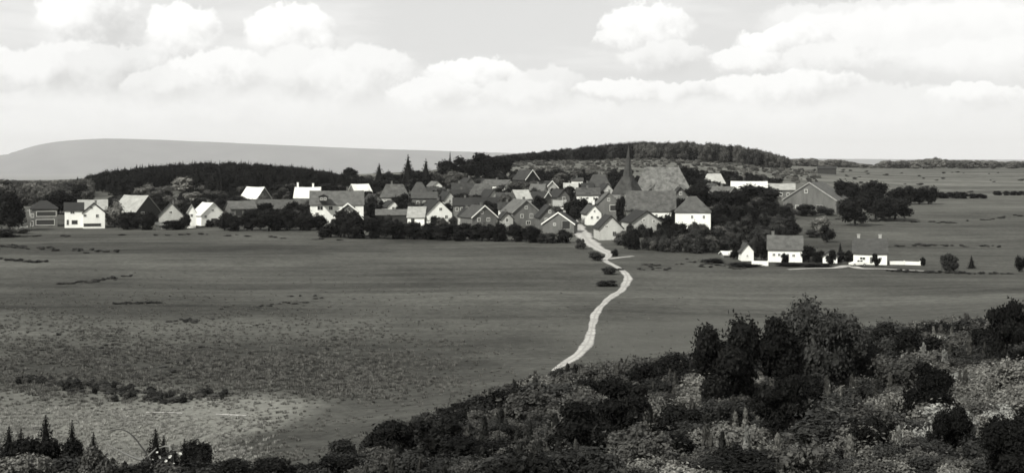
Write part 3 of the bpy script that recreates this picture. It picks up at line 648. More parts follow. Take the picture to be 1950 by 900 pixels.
house('house with small white gable and long grey roof on the slope', [dict(x=(961, 983), r=343, e=353, d=585, L=12, rot=52, wall='wall_white', roof='roof_grey', win=1)])
house('low house with bright white wall in the middle of the village', [dict(t='e', x=(949, 978), r=385, e=398, d=452, L=7, wall='wall_white', roof='roof_mid', win=[(958, 406, 5, 6), (970, 406, 5, 6)])])
house('large grey gabled house with pale left roof slope', [dict(x=(976, 1028), r=381, e=404, b=430, L=10, rot=22, wall='wall_mid', roof='roof_grey', verge='roof_light', win=[(1002, 395, 5, 6), (994, 411, 6, 7), (1012, 411, 6, 9), (1006, 424, 8, 7)])])
house('house with pale gable and light roof behind the large grey gable', [dict(t='e', x=(985, 1012), r=362, e=378, d=505, L=8, rot=20, wall='wall_light', roof='roof_light')])
house('black walled house with white verge high on the slope', [dict(x=(1001, 1026), r=324, e=341, d=640, L=9, rot=34, wall='wall_dark', roof='roof_mid', verge='paint_white', win=[])])
house('dark roofed house with bright verge above the wide barn', [dict(x=(1027, 1059), r=366, e=389, d=492, L=9, rot=36, wall='wall_mid', roof='roof_dark', verge='paint_white', win=2)])
house('tall grey gable with dark verges behind the wide barn', [dict(x=(1027, 1066), r=392, e=413, d=415, L=10, rot=8, wall='wall_mid', roof='roof_dark', verge='wood_dark', win=[(1047, 403, 5, 6), (1040, 418, 5, 6), (1054, 418, 5, 6)])])
house('small pale house tucked behind the dark verged gable', [dict(t='e', x=(1054, 1078), r=382, e=392, d=470, L=7, wall='wall_white', roof='roof_light')])
house('wide low barn with white verge at the village entrance', [dict(x=(1033, 1093), r=405, e=426, b=444, L=8, rot=-8, wall='wall_mid', roof='roof_mid', verge='paint_white', win=[(1078, 428, 16, 16, 'opening'), (1056, 427, 5, 5)])], name='barn', cat='barn')
house('house with bright white front and grey roof above the dark trees', [dict(t='e', x=(1098, 1142), r=358, e=371, d=505, L=8, wall='wall_white', roof='roof_grey', win=[(1107, 377, 4, 5), (1119, 377, 4, 5), (1131, 377, 4, 5)])])
house('tiny white cottage alone on the upper slope', [dict(t='e', x=(1088, 1110), r=339, e=344, d=640, L=6, wall='wall_white', roof='roof_mid', win=2)])
house('house with dark hipped roof beside the spire', [dict(t='e', x=(1118, 1163), r=332, e=356, d=590, L=10, hip=.5, wall='wall_dark', roof='roof_mid', ch=[(.5, 1.6)])])
house('narrow white gabled house beside the road bend', [dict(x=(1118, 1145), r=391, e=406, b=429, L=9, rot=12, wall='wall_white', roof='roof_mid', win=[(1132, 402, 4, 5), (1127, 414, 5, 6), (1138, 414, 5, 6)], ch=[(.3, 1.6)], cm='paint_white')])
house('grey gabled house with white lower walls before the church', [dict(x=(1139, 1180), r=367, e=387, d=446, L=9, rot=6, wall='wall_mid', roof='roof_grey', win=[(1159, 380, 5, 6), (1170, 396, 18, 12, 'opening')], fr='paint_white')])
house('grey gabled barn with dark verges right beside the road', [dict(x=(1141, 1186), r=411, e=434, b=457, L=9, rot=10, wall='wall_light', roof='roof_dark', verge='wood_dark', win=[(1155, 431, 6, 5), (1170, 445, 7, 9, 'door')])], name='barn', cat='barn')
house('white based gabled barn behind the roadside bushes', [dict(x=(1204, 1260), r=402, e=422, b=448, L=9, rot=20, wall='wall_light', roof='roof_dark', verge='wood_dark', win=[(1245, 421, 5, 6), (1226, 419, 5, 5)])], name='barn', cat='barn')
house('long white walled house with broad grey roof before the church', [dict(t='e', x=(1193, 1286), r=364, e=401, d=428, L=12, wall='wall_white', roof='roof_grey', win=[(1203, 411, 5, 8), (1216, 411, 5, 8), (1229, 411, 5, 8), (1250, 411, 5, 8), (1268, 411, 5, 8)], ch=[(.45, 1.3)])])
house('white walled house under a broad grey hipped roof beside the church house', [
    dict(t='e', x=(1286, 1353), r=374, e=404, b=447, L=11, hip=.8, wall='wall_white', roof='roof_grey', win=[(1318, 413, 5, 7), (1340, 413, 5, 7)]),
    dict(t='e', x=(1303, 1353), r=427, e=432, d=391, L=3, pre='porch_', wall='wall_mid', roof='roof_mid', win=[(1325, 440, 8, 8, 'opening')])])
house('small gable with black and white verge beside the nave', [dict(x=(1284, 1308), r=357, e=371, d=468, L=7, rot=8, wall='wall_mid', roof='roof_dark', verge='wood_dark', win=[(1296, 368, 5, 6)])])
house('pale roofed house on the slope behind the nave', [dict(t='e', x=(1338, 1381), r=331, e=350, d=600, L=9, hip=.4, wall='wall_light', roof='roof_light')])
house('grey gabled house with pale roof among dark trees', [dict(x=(1384, 1411), r=356, e=373, d=545, L=10, rot=46, wall='wall_mid', roof='roof_grey', verge='roof_light', win=1)])
house('long barn with bright white roof behind the round tree', [dict(t='e', x=(1393, 1460), r=346, e=359, d=610, L=9, wall='wall_light', roof='roof_white', win=3)], name='barn', cat='barn')
house('long barn with light grey roof left of the big gable', [dict(t='e', x=(1462, 1513), r=350, e=361, d=605, L=9, wall='wall_mid', roof='roof_light', win=3)], name='barn', cat='barn')
house('big grey gabled barn standing alone on the right of the village', [dict(x=(1492, 1591), r=348, e=381, b=404, L=16, rot=-16, wall='wall_mid', roof='roof_grey', verge='roof_light', win=[(1535, 364, 6, 7), (1560, 396, 12, 12, 'door'), (1518, 394, 6, 6)])], name='barn', cat='barn')
house('tiny white gabled hut beside the left cottage', [dict(x=(1412, 1435), r=464, e=478, b=497, L=5, rot=10, wall='wall_white', roof='roof_mid', win=[(1423, 487, 4, 5)])], name='hut', cat='hut')
house('white cottage with grey roof and small tree in front', [dict(t='e', x=(1463, 1527), r=449, e=474, b=500, L=8, wall='wall_white', roof='roof_grey', win=[(1474, 485, 6, 6), (1484, 485, 6, 6), (1511, 486, 6, 6), (1500, 490, 5, 14, 'door')], ch=[(.86, 1.0)])])
house('white cottage with grey roof and car in front', [dict(t='e', x=(1626, 1688), r=455, e=481, b=504, L=8, wall='wall_white', roof='roof_mid', win=[(1643, 492, 11, 6), (1676, 492, 6, 6), (1659, 495, 5, 12, 'door')], ch=[(.2, 1.0), (.85, 1.0)], cm='paint_grey')])
house('small white outhouse hidden behind a round bush', [dict(x=(1567, 1594), r=478, e=488, b=501, L=5, wall='wall_white', roof='roof_mid', win=1)], name='outhouse', cat='hut')
house('low white shed beside the tiny hut', [dict(t='e', x=(1379, 1397), r=480, e=485, b=492, L=4, rot=14, wall='wall_mid', roof='roof_white', win=[])], name='shed', cat='shed')
house('black field barn alone on the far skyline', [dict(t='e', x=(1557, 1592), r=317, e=321, b=331.5, L=9, wall='wall_dark', roof='roof_dark', win=[])], name='barn', cat='barn')

for lab, b in (
    ('small dark gable between the large white house and hipped roof', dict(x=(705, 729), r=370, e=385, d=500, L=8, rot=20, wall='wall_mid', roof='roof_dark', win=1)),
    ('little white gable in front of the wide hipped roof', dict(x=(737, 761), r=383, e=394, d=470, L=7, rot=15, wall='wall_white', roof='roof_dark', win=1)),
    ('grey roofed house left of the dark steep roof', dict(t='e', x=(815, 850), r=357, e=368, d=520, L=8, rot=12, wall='wall_mid', roof='roof_mid')),
    ('pale gable behind the white gable ridge', dict(x=(846, 867), r=365, e=380, d=500, L=8, rot=18, wall='wall_light', roof='roof_dark', win=1)),
    ('long dark roofed house above the timbered house', dict(t='e', x=(853, 892), r=361, e=372, d=510, L=8, wall='wall_light', roof='roof_dark', win=3)),
    ('pale gable beside the grey hip roofed house', dict(x=(929, 953), r=361, e=376, d=510, L=8, rot=24, wall='wall_light', roof='roof_dark', verge='wood_dark', win=1)),
    ('house with mid grey roof above the low bright wall', dict(t='e', x=(945, 982), r=367, e=379, d=505, L=8, wall='wall_mid', roof='roof_mid')),
    ('light gable with dark verges above the low bright wall', dict(x=(956, 978), r=371, e=384, d=480, L=7, rot=16, wall='wall_light', roof='roof_dark', verge='wood_dark', win=1)),
    ('grey house below the black walled one', dict(t='e', x=(1008, 1035), r=351, e=363, d=530, L=8, rot=-10, wall='wall_light', roof='roof_grey')),
    ('dark roofed gable left of the bright white front', dict(x=(1062, 1085), r=361, e=375, d=520, L=8, rot=26, wall='wall_mid', roof='roof_dark', win=1)),
    ('small house with pale roof above the bright white front', dict(t='e', x=(1074, 1100), r=349, e=359, d=560, L=7, wall='wall_mid', roof='roof_light')),
    ('pale gable with dark roof left of the spire foot', dict(x=(1146, 1169), r=350, e=364, d=520, L=8, rot=14, wall='wall_light', roof='roof_dark', win=1)),
    ('low pale gable beside the grey gable with white bargeboards', dict(x=(879, 901), r=397, e=411, d=434, L=7, rot=10, wall='wall_light', roof='roof_dark', win=1)),
    ('small mid grey gable behind the hedge near the large grey gable', dict(x=(954, 977), r=404, e=416, d=424, L=6, rot=12, wall='wall_light', roof='roof_dark', verge='wood_dark', win=1)),
    ('grey roofed house between nave and black trees', dict(t='e', x=(1317, 1346), r=362, e=374, d=500, L=8, wall='wall_mid', roof='roof_grey')),
    ('pale gable below the pale roofed house', dict(x=(1352, 1377), r=350, e=364, d=530, L=8, rot=22, wall='wall_light', roof='roof_mid', win=1)),
    ('tiny dark gable under the skyline grove', dict(x=(886, 908), r=339, e=351, d=580, L=7, rot=24, wall='wall_mid', roof='roof_dark', win=1)),
    ('small gable with white verge above the dark roofed house', dict(x=(1040, 1062), r=345, e=357, d=560, L=7, rot=20, wall='wall_light', roof='roof_dark', verge='paint_white', win=1)),
    ('small dark roofed cottage beside the long grey roof on the slope', dict(t='e', x=(915, 944), r=341, e=351, d=580, L=7, rot=-14, wall='wall_light', roof='roof_dark')),
    ('pale house wall right below the tiny cottage', dict(t='e', x=(1108, 1130), r=349, e=357, d=570, L=7, wall='wall_white', roof='roof_dark', win=2))):
    house(lab, [b])

# church: tower with a flared broach spire, nave with old slates
def church():
    d = 470.0; x0 = xat(1197, d); zb = tz(x0, d) - .5; zt = zat(368, d)
    root = bpy.data.objects.new('church', None); C.objects.link(root); root.location = (x0, d, zb + .4)
    tag(root, 'village church with slender crooked spire and long weathered nave roof', 'church'); O = Vector(root.location)
    s = 3.9; rot = Matrix.Rotation(math.radians(-34), 4, 'Z'); M = Matrix.Translation(Vector((x0, d + s, 0)) - O) @ rot
    mb = MB(); mb.box((0, 0, (zb + zt) / 2), 2 * s, 2 * s, zt - zb); obj('tower', mb.mesh('tower', 'stone', M), root)
    ztip = zat(275, d + s); n = 8; mb = MB()
    rings = [(zt - .35, s * 1.06, True), (zat(354, d), s * .74, True), (zat(336, d), s * .44, False), (zat(316, d), s * .26, False), (zat(294, d), s * .12, False), (ztip, .03, False)]
    vv = []; lean = .5
    for i, (z, r, sq) in enumerate(rings):
        off = lean * max(0, (z - zt) / (ztip - zt)) ** 2
        for k in range(8):
            a = math.pi / 4 * k
            if sq:   # square ring with its edge midpoints
                m_ = max(abs(math.cos(a)), abs(math.sin(a))); px, py = r * math.cos(a) / m_, r * math.sin(a) / m_
            else: px, py = r * math.cos(a) * 1.05, r * math.sin(a) * 1.05
            vv.append((px + off, py, z))
    ff = []
    for i in range(len(rings) - 1):
        for k in range(8): ff.append((i * 8 + k, i * 8 + (k + 1) % 8, (i + 1) * 8 + (k + 1) % 8, (i + 1) * 8 + k))
    ff.append(tuple(range(7, -1, -1))); mb.add(vv, ff); sp_ = obj('spire', mb.mesh('spire', 'roof_mid', M), root)
    mb = MB(); mb.tube([(lean, 0, ztip - .6), (lean, 0, ztip + 1.3)], [.05, .035], 6); mb.box((lean, 0, ztip + .75), .55, .06, .07)
    obj('spire_cross', mb.mesh('spire_cross', 'metal_dark', M), sp_)
    for k in range(4):   # sound openings
        a = math.pi / 2 * k; n_ = Vector((math.sin(a), -math.cos(a), 0)); mb = MB(); Q = Matrix.Rotation(a, 3, 'Z')
        mb.box(n_ * (s + .02) + Vector((0, 0, zt - 2.2)), 1.1, .12, 1.9, Q); obj('belfry_opening', mb.mesh('belfry_opening', 'wood_dark', M), root)
    dn = 484.0; xl, xr = xat(1216, dn), xat(1316, dn); hl, hw = (xr - xl) / 2, 6.2; ze, zr = zat(366, dn), zat(318, dn + hw); xm = (xl + xr) / 2
    zb2 = min(tz(xm - hl, dn), tz(xm + hl, dn)) - .4; M3 = Matrix.Translation(Vector((xm, dn + hw, 0)) - O)
    mb = MB(); mb.box((0, 0, (zb2 + ze) / 2), 2 * hl, 2 * hw, ze - zb2); nv = obj('nave_wall', mb.mesh('nave_wall', 'wall_light', M3), root)
    mb = MB(); o = .5; rl0, rl1 = -hl * .72, hl * .62
    e0 = [(-hl - o, -hw - o, ze - .3), (hl + o, -hw - o, ze - .3), (hl + o, hw + o, ze - .3), (-hl - o, hw + o, ze - .3)]
    mb.add(e0 + [(x, y, z + .2) for x, y, z in e0] + [(rl0, 0, zr), (rl1, 0, zr)], [(3, 2, 1, 0), (0, 1, 5, 4), (1, 2, 6, 5), (2, 3, 7, 6), (3, 0, 4, 7), (4, 5, 9, 8), (5, 6, 9), (6, 7, 8, 9), (7, 4, 8)])
    obj('nave_roof', mb.mesh('nave_roof', 'slate_old', M3), root)
    for k in range(5):
        mb = MB(); mb.box((-hl * .75 + k * hl * .375, -hw - .03, ze - 2.4), 1.0, .14, 2.4); obj('nave_window', mb.mesh('nave_window', 'glass_dark', M3), root)
church()

# low white walls, fence, pole, parked car
def wall_run(label, pix, h, name='garden_wall', mat='fence_white'):
    P_ = [ground(px, py) for px, py in pix]; x0, y0, _ = P_[0]
    root = bpy.data.objects.new(name, None); C.objects.link(root); root.location = P_[0]; O = Vector(P_[0]); tag(root, label, 'wall')
    for (a, b) in zip(P_[:-1], P_[1:]):
        a, b = Vector(a), Vector(b); n = max(1, int((b - a).length / 2.4))
        for k in range(n):
            p, q = a.lerp(b, k / n), a.lerp(b, (k + 1) / n); m = (p + q) / 2; ang = math.atan2(q.y - p.y, q.x - p.x); zz = tz(m.x, m.y)
            Q = Matrix.Rotation(ang, 3, 'Z'); mb = MB(); L_ = (q - p).length
            mb.box(Vector((m.x, m.y, zz + h / 2 - .15)) - O, L_ - .3, .16, h + .3, Q); obj('panel', mb.mesh('panel', mat), root)
            mb = MB(); mb.box(Vector((q.x, q.y, tz(q.x, q.y) + h / 2 - .1)) - O, .28, .28, h + .45, Q); obj('post', mb.mesh('post', mat), root)
    return root
wall_run('low white garden wall in front of the white gable', [(788, 427), (842, 427.5)], .75)
wall_run('low white wall trailing right from the right cottage', [(1692, 503.5), (1722, 504), (1752, 505)], .75)
wall_run('low pale wall joining the tiny hut and the left cottage', [(1430, 505), (1462, 506)], 1.0)
wall_run('short pale wall at the corner by the veranda house', [(28, 438), (52, 436)], .8)
def pole(px, py, top, lean, label):
    x, y, z = ground(px, py); h = (py - top) / F * y; l = lean / F * y; mb = MB()
    mb.tube([(0, 0, -.4), (l * .5, 0, h * .5), (l, 0, h)], [.15, .13, .1], 8)
    root = bpy.data.objects.new('utility_pole', None); C.objects.link(root); root.location = (x, y, z); tag(root, label, 'pole')
    obj('shaft', mb.mesh('shaft', 'pole_wood', smooth=True), root); mb = MB(); mb.box((l * .93, -.14, h * .93), 1.5, .12, .12); obj('crossarm', mb.mesh('crossarm', 'pole_wood'), root)
pole(61, 436, 398, -5, 'leaning pale wooden pole beside the veranda house')
def car():
    x, y, z = ground(1634, 507); root = bpy.data.objects.new('parked_car', None); C.objects.link(root); root.location = (x, y, z); root.rotation_euler = (0, 0, .25)
    tag(root, 'small pale rounded car parked before the right cottage', 'car')
    prof = [(-1.75, .35), (-1.8, .72), (-1.35, .86), (-.85, .95), (-.35, 1.38), (.55, 1.42), (1.15, 1.02), (1.7, .82), (1.78, .35)]
    mb = MB(); ny = 5; ws = [(-.74, .9), (-.66, 1), (0, 1.03), (.66, 1), (.74, .9)]
    vv = [(px, wy * (1 - .18 * max(0, (pz - .9)) / .5), pz * (k if pz > .5 else 1)) for wy, k in ws for px, pz in prof]; n = len(prof)
    ff = [(j * n + i, j * n + (i + 1) % n, (j + 1) * n + (i + 1) % n, (j + 1) * n + i) for j in range(ny - 1) for i in range(n)]
    ff += [tuple(range(n - 1, -1, -1)), tuple(range((ny - 1) * n, ny * n))]; mb.add(vv, ff); obj('body', mb.mesh('body', 'car_paint', smooth=False), root)
    for sy in (-1, 1):
        for cx_ in (-.32, .35):
            mb = MB(); mb.box((cx_ + .05, sy * .655, 1.16), .52, .06, .3); obj('side_window', mb.mesh('side_window', 'glass_dark'), root)
        for cx_ in (-1.15, 1.1):
            mb = MB(); mb.tube([(cx_, sy * .58, .3), (cx_, sy * .77, .3)], [.3, .3], 14); w_ = obj('wheel', mb.mesh('wheel', 'rubber'), root)
            mb = MB(); mb.tube([(cx_, sy * .74, .3), (cx_, sy * .785, .3)], [.16, .15], 10); obj('rim', mb.mesh('rim', 'paint_grey'), w_)
        mb = MB(); mb.tube([(-1.72, sy * .5, .68), (-1.82, sy * .5, .68)], [.11, .1], 10); obj('headlight', mb.mesh('headlight', 'paint_white'), root)
car()

# ------------------------------------------------------------------ village trees
T = tree
ORD = ['first', 'second', 'third', 'fourth', 'fifth', 'sixth', 'seventh', 'eighth', 'ninth', 'tenth', 'eleventh', 'twelfth']
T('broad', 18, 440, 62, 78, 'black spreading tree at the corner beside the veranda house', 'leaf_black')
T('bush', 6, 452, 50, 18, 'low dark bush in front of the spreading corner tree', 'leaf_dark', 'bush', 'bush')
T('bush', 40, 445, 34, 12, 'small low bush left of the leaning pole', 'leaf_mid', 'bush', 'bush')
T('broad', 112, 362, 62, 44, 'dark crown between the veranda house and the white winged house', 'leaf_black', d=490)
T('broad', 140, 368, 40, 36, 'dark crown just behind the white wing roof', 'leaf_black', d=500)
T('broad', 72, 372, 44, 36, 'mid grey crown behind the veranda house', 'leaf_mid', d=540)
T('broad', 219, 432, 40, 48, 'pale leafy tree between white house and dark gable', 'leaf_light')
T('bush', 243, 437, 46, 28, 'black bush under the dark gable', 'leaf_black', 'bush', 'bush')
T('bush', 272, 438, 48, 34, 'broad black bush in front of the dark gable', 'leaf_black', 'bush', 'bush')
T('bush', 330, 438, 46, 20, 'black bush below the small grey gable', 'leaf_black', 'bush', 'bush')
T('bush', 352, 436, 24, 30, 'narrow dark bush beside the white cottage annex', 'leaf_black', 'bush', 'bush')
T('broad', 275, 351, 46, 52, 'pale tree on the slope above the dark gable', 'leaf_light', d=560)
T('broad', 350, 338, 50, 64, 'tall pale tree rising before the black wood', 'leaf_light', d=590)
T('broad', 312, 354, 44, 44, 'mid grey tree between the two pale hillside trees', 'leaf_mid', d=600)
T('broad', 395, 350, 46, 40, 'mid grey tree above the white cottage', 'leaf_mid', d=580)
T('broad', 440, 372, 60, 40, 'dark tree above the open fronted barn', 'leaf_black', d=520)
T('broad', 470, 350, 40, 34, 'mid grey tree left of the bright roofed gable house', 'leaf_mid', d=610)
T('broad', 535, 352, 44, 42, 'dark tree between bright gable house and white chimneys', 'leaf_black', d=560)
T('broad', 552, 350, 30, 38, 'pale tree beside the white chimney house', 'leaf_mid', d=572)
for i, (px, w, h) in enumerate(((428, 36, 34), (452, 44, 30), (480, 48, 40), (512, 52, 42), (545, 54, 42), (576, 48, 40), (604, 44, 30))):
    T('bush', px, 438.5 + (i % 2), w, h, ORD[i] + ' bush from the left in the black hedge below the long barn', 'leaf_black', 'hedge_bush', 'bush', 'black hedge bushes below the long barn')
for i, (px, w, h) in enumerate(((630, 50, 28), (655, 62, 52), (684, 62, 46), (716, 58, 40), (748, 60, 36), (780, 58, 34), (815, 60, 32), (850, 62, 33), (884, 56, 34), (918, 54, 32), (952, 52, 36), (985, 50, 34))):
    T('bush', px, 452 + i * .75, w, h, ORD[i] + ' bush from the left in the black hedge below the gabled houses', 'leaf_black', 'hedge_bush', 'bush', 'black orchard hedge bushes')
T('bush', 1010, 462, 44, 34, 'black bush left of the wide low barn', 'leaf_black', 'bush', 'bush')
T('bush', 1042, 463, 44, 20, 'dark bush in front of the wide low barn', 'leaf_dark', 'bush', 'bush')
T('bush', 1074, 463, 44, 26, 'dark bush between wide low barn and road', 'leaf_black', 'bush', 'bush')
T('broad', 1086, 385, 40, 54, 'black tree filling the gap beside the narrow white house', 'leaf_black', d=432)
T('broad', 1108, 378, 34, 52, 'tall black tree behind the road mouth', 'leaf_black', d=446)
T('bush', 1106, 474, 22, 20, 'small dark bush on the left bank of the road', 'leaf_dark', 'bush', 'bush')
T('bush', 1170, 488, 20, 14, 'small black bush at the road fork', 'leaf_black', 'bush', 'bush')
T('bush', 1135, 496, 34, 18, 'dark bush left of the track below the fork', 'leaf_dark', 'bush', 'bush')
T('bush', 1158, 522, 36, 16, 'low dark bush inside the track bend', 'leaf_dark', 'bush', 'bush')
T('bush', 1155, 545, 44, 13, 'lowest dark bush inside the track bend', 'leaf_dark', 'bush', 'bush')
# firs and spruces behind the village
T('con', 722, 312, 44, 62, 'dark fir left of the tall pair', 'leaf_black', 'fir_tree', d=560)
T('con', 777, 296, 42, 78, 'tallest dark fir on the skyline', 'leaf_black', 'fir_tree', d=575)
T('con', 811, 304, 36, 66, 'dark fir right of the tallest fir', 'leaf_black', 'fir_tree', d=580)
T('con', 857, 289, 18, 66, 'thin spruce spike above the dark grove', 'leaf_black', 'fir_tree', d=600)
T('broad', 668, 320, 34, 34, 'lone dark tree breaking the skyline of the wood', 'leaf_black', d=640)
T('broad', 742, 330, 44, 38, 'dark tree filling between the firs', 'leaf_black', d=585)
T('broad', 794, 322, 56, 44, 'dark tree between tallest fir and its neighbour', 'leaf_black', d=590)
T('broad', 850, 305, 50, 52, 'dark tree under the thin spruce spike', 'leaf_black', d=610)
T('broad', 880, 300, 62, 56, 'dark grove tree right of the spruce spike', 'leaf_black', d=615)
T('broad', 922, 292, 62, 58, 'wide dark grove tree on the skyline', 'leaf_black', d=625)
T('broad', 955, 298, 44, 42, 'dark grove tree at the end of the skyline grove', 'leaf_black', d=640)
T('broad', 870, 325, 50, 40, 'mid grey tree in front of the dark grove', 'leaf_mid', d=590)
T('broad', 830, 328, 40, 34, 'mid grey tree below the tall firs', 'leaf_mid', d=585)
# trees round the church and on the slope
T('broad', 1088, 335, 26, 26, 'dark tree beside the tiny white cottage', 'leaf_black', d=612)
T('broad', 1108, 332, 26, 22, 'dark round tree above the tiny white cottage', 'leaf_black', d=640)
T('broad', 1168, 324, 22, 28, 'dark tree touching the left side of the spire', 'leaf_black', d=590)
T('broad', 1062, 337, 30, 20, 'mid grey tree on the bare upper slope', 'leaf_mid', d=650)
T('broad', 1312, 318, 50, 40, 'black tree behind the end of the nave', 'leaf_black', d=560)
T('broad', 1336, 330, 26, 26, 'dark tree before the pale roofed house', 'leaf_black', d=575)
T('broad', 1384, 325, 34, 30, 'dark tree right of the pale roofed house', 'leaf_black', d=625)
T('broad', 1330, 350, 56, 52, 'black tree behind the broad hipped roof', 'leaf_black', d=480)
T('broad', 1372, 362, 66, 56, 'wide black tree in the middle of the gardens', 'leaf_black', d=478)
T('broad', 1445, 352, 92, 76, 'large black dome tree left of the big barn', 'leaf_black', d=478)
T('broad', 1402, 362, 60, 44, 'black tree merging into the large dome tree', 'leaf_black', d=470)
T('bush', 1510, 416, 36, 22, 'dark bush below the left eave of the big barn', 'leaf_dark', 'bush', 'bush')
T('bush', 1536, 412, 40, 24, 'dark bush before the big barn gable', 'leaf_black', 'bush', 'bush')
T('bush', 1572, 410, 36, 18, 'dark bush below the right eave of the big barn', 'leaf_dark', 'bush', 'bush')
T('broad', 1612, 343, 56, 66, 'tall black tree right of the big barn', 'leaf_black', d=500)
T('broad', 1640, 350, 52, 50, 'mid grey tree behind the tall black tree', 'leaf_mid', d=540)
T('broad', 1664, 345, 52, 54, 'black tree next in the row from the tall black tree', 'leaf_black', d=520)
T('broad', 1628, 430, 62, 58, 'black tree reaching lowest into the pasture', 'leaf_black')
T('broad', 1668, 420, 60, 46, 'black tree in the lower row above the pasture', 'leaf_black')
T('broad', 1704, 418, 64, 44, 'outermost black tree of the lower row', 'leaf_black')
for i, px in enumerate((1706, 1728, 1750, 1768)):
    T('broad', px, 389, 38, 33 + 2 * (i % 2), ORD[i] + ' black tree from the left in the clipped row behind the lower trees', 'leaf_black', 'broadleaf_tree', 'tree', 'clipped row of black trees on the right')
for i, px in enumerate((1790, 1806, 1822, 1838, 1854, 1868)):
    T('bush', px, 378, 24, 13 - (i > 3) * 3, ORD[i] + ' bush from the left in the low field hedge beyond the tree row', 'leaf_black', 'hedge_bush', 'bush', 'low field hedge on the right')
for i, px in enumerate((1900, 1915, 1930, 1944)):
    T('bush', px, 372, 18, 9, ORD[i] + ' bush from the left in the short far hedge by the picture edge', 'leaf_black', 'hedge_bush', 'bush', 'short far hedge on the right')
T('broad', 1563, 446, 44, 34, 'pale leafy tree on the bank above the cottages', 'leaf_light')
T('broad', 1575, 462, 34, 34, 'dark round tree on the bank above the cottages', 'leaf_black')
T('bush', 1548, 452, 34, 16, 'dark bush beside the pale bank tree', 'leaf_dark', 'bush', 'bush')
T('bush', 1494, 504, 16, 24, 'small round tree against the white cottage front', 'leaf_black', 'bush', 'bush')
T('broad', 1540, 499, 34, 34, 'dark garden tree right of the cottage with tree in front', 'leaf_black')
T('broad', 1558, 500, 28, 24, 'dark garden bush between cottage and outhouse', 'leaf_black')
T('bush', 1583, 504, 24, 30, 'round bush hiding the white outhouse', 'leaf_black', 'bush', 'bush')
T('bush', 1602, 498, 28, 20, 'black hedge bush beside the outhouse', 'leaf_black', 'hedge_bush', 'bush')
T('bush', 1620, 499, 26, 22, 'black hedge bush beside the car cottage', 'leaf_black', 'hedge_bush', 'bush')
T('con', 1600, 485, 12, 24, 'slim dark cypress behind the hedge', 'leaf_black', 'cypress_tree')
T('bush', 1668, 507, 19, 26, 'round dark bush against the right cottage wall', 'leaf_black', 'bush', 'bush')
T('bush', 1757, 506, 12, 18, 'small dark shrub at the end of the white wall', 'leaf_black', 'bush', 'bush')
T('broad', 1808, 518, 34, 36, 'dark leafy tree in the field right of the white wall', 'leaf_dark')
T('con', 1850, 511, 18, 26, 'small dark conical tree alone in the field', 'leaf_black', 'conical_tree')
T('broad', 1946, 518, 26, 32, 'dark tree cut by the right picture edge', 'leaf_black')
T('broad', 1450, 496, 30, 40, 'black tree between the tiny hut and left cottage', 'leaf_black')
T('bush', 1404, 494, 30, 34, 'black bush left of the tiny white hut', 'leaf_black', 'bush', 'bush')
T('bush', 1358, 500, 60, 9, 'low black bush strip before the white shed', 'leaf_black', 'bush', 'bush')
T('bush', 1416, 507, 70, 8, 'low dark edging below the tiny hut', 'leaf_black', 'bush', 'bush')
T('bush', 1500, 506, 66, 8, 'low dark edging below the left cottage', 'leaf_black', 'bush', 'bush')
T('bush', 1556, 508, 60, 8, 'low dark edging between the cottages', 'leaf_black', 'bush', 'bush')

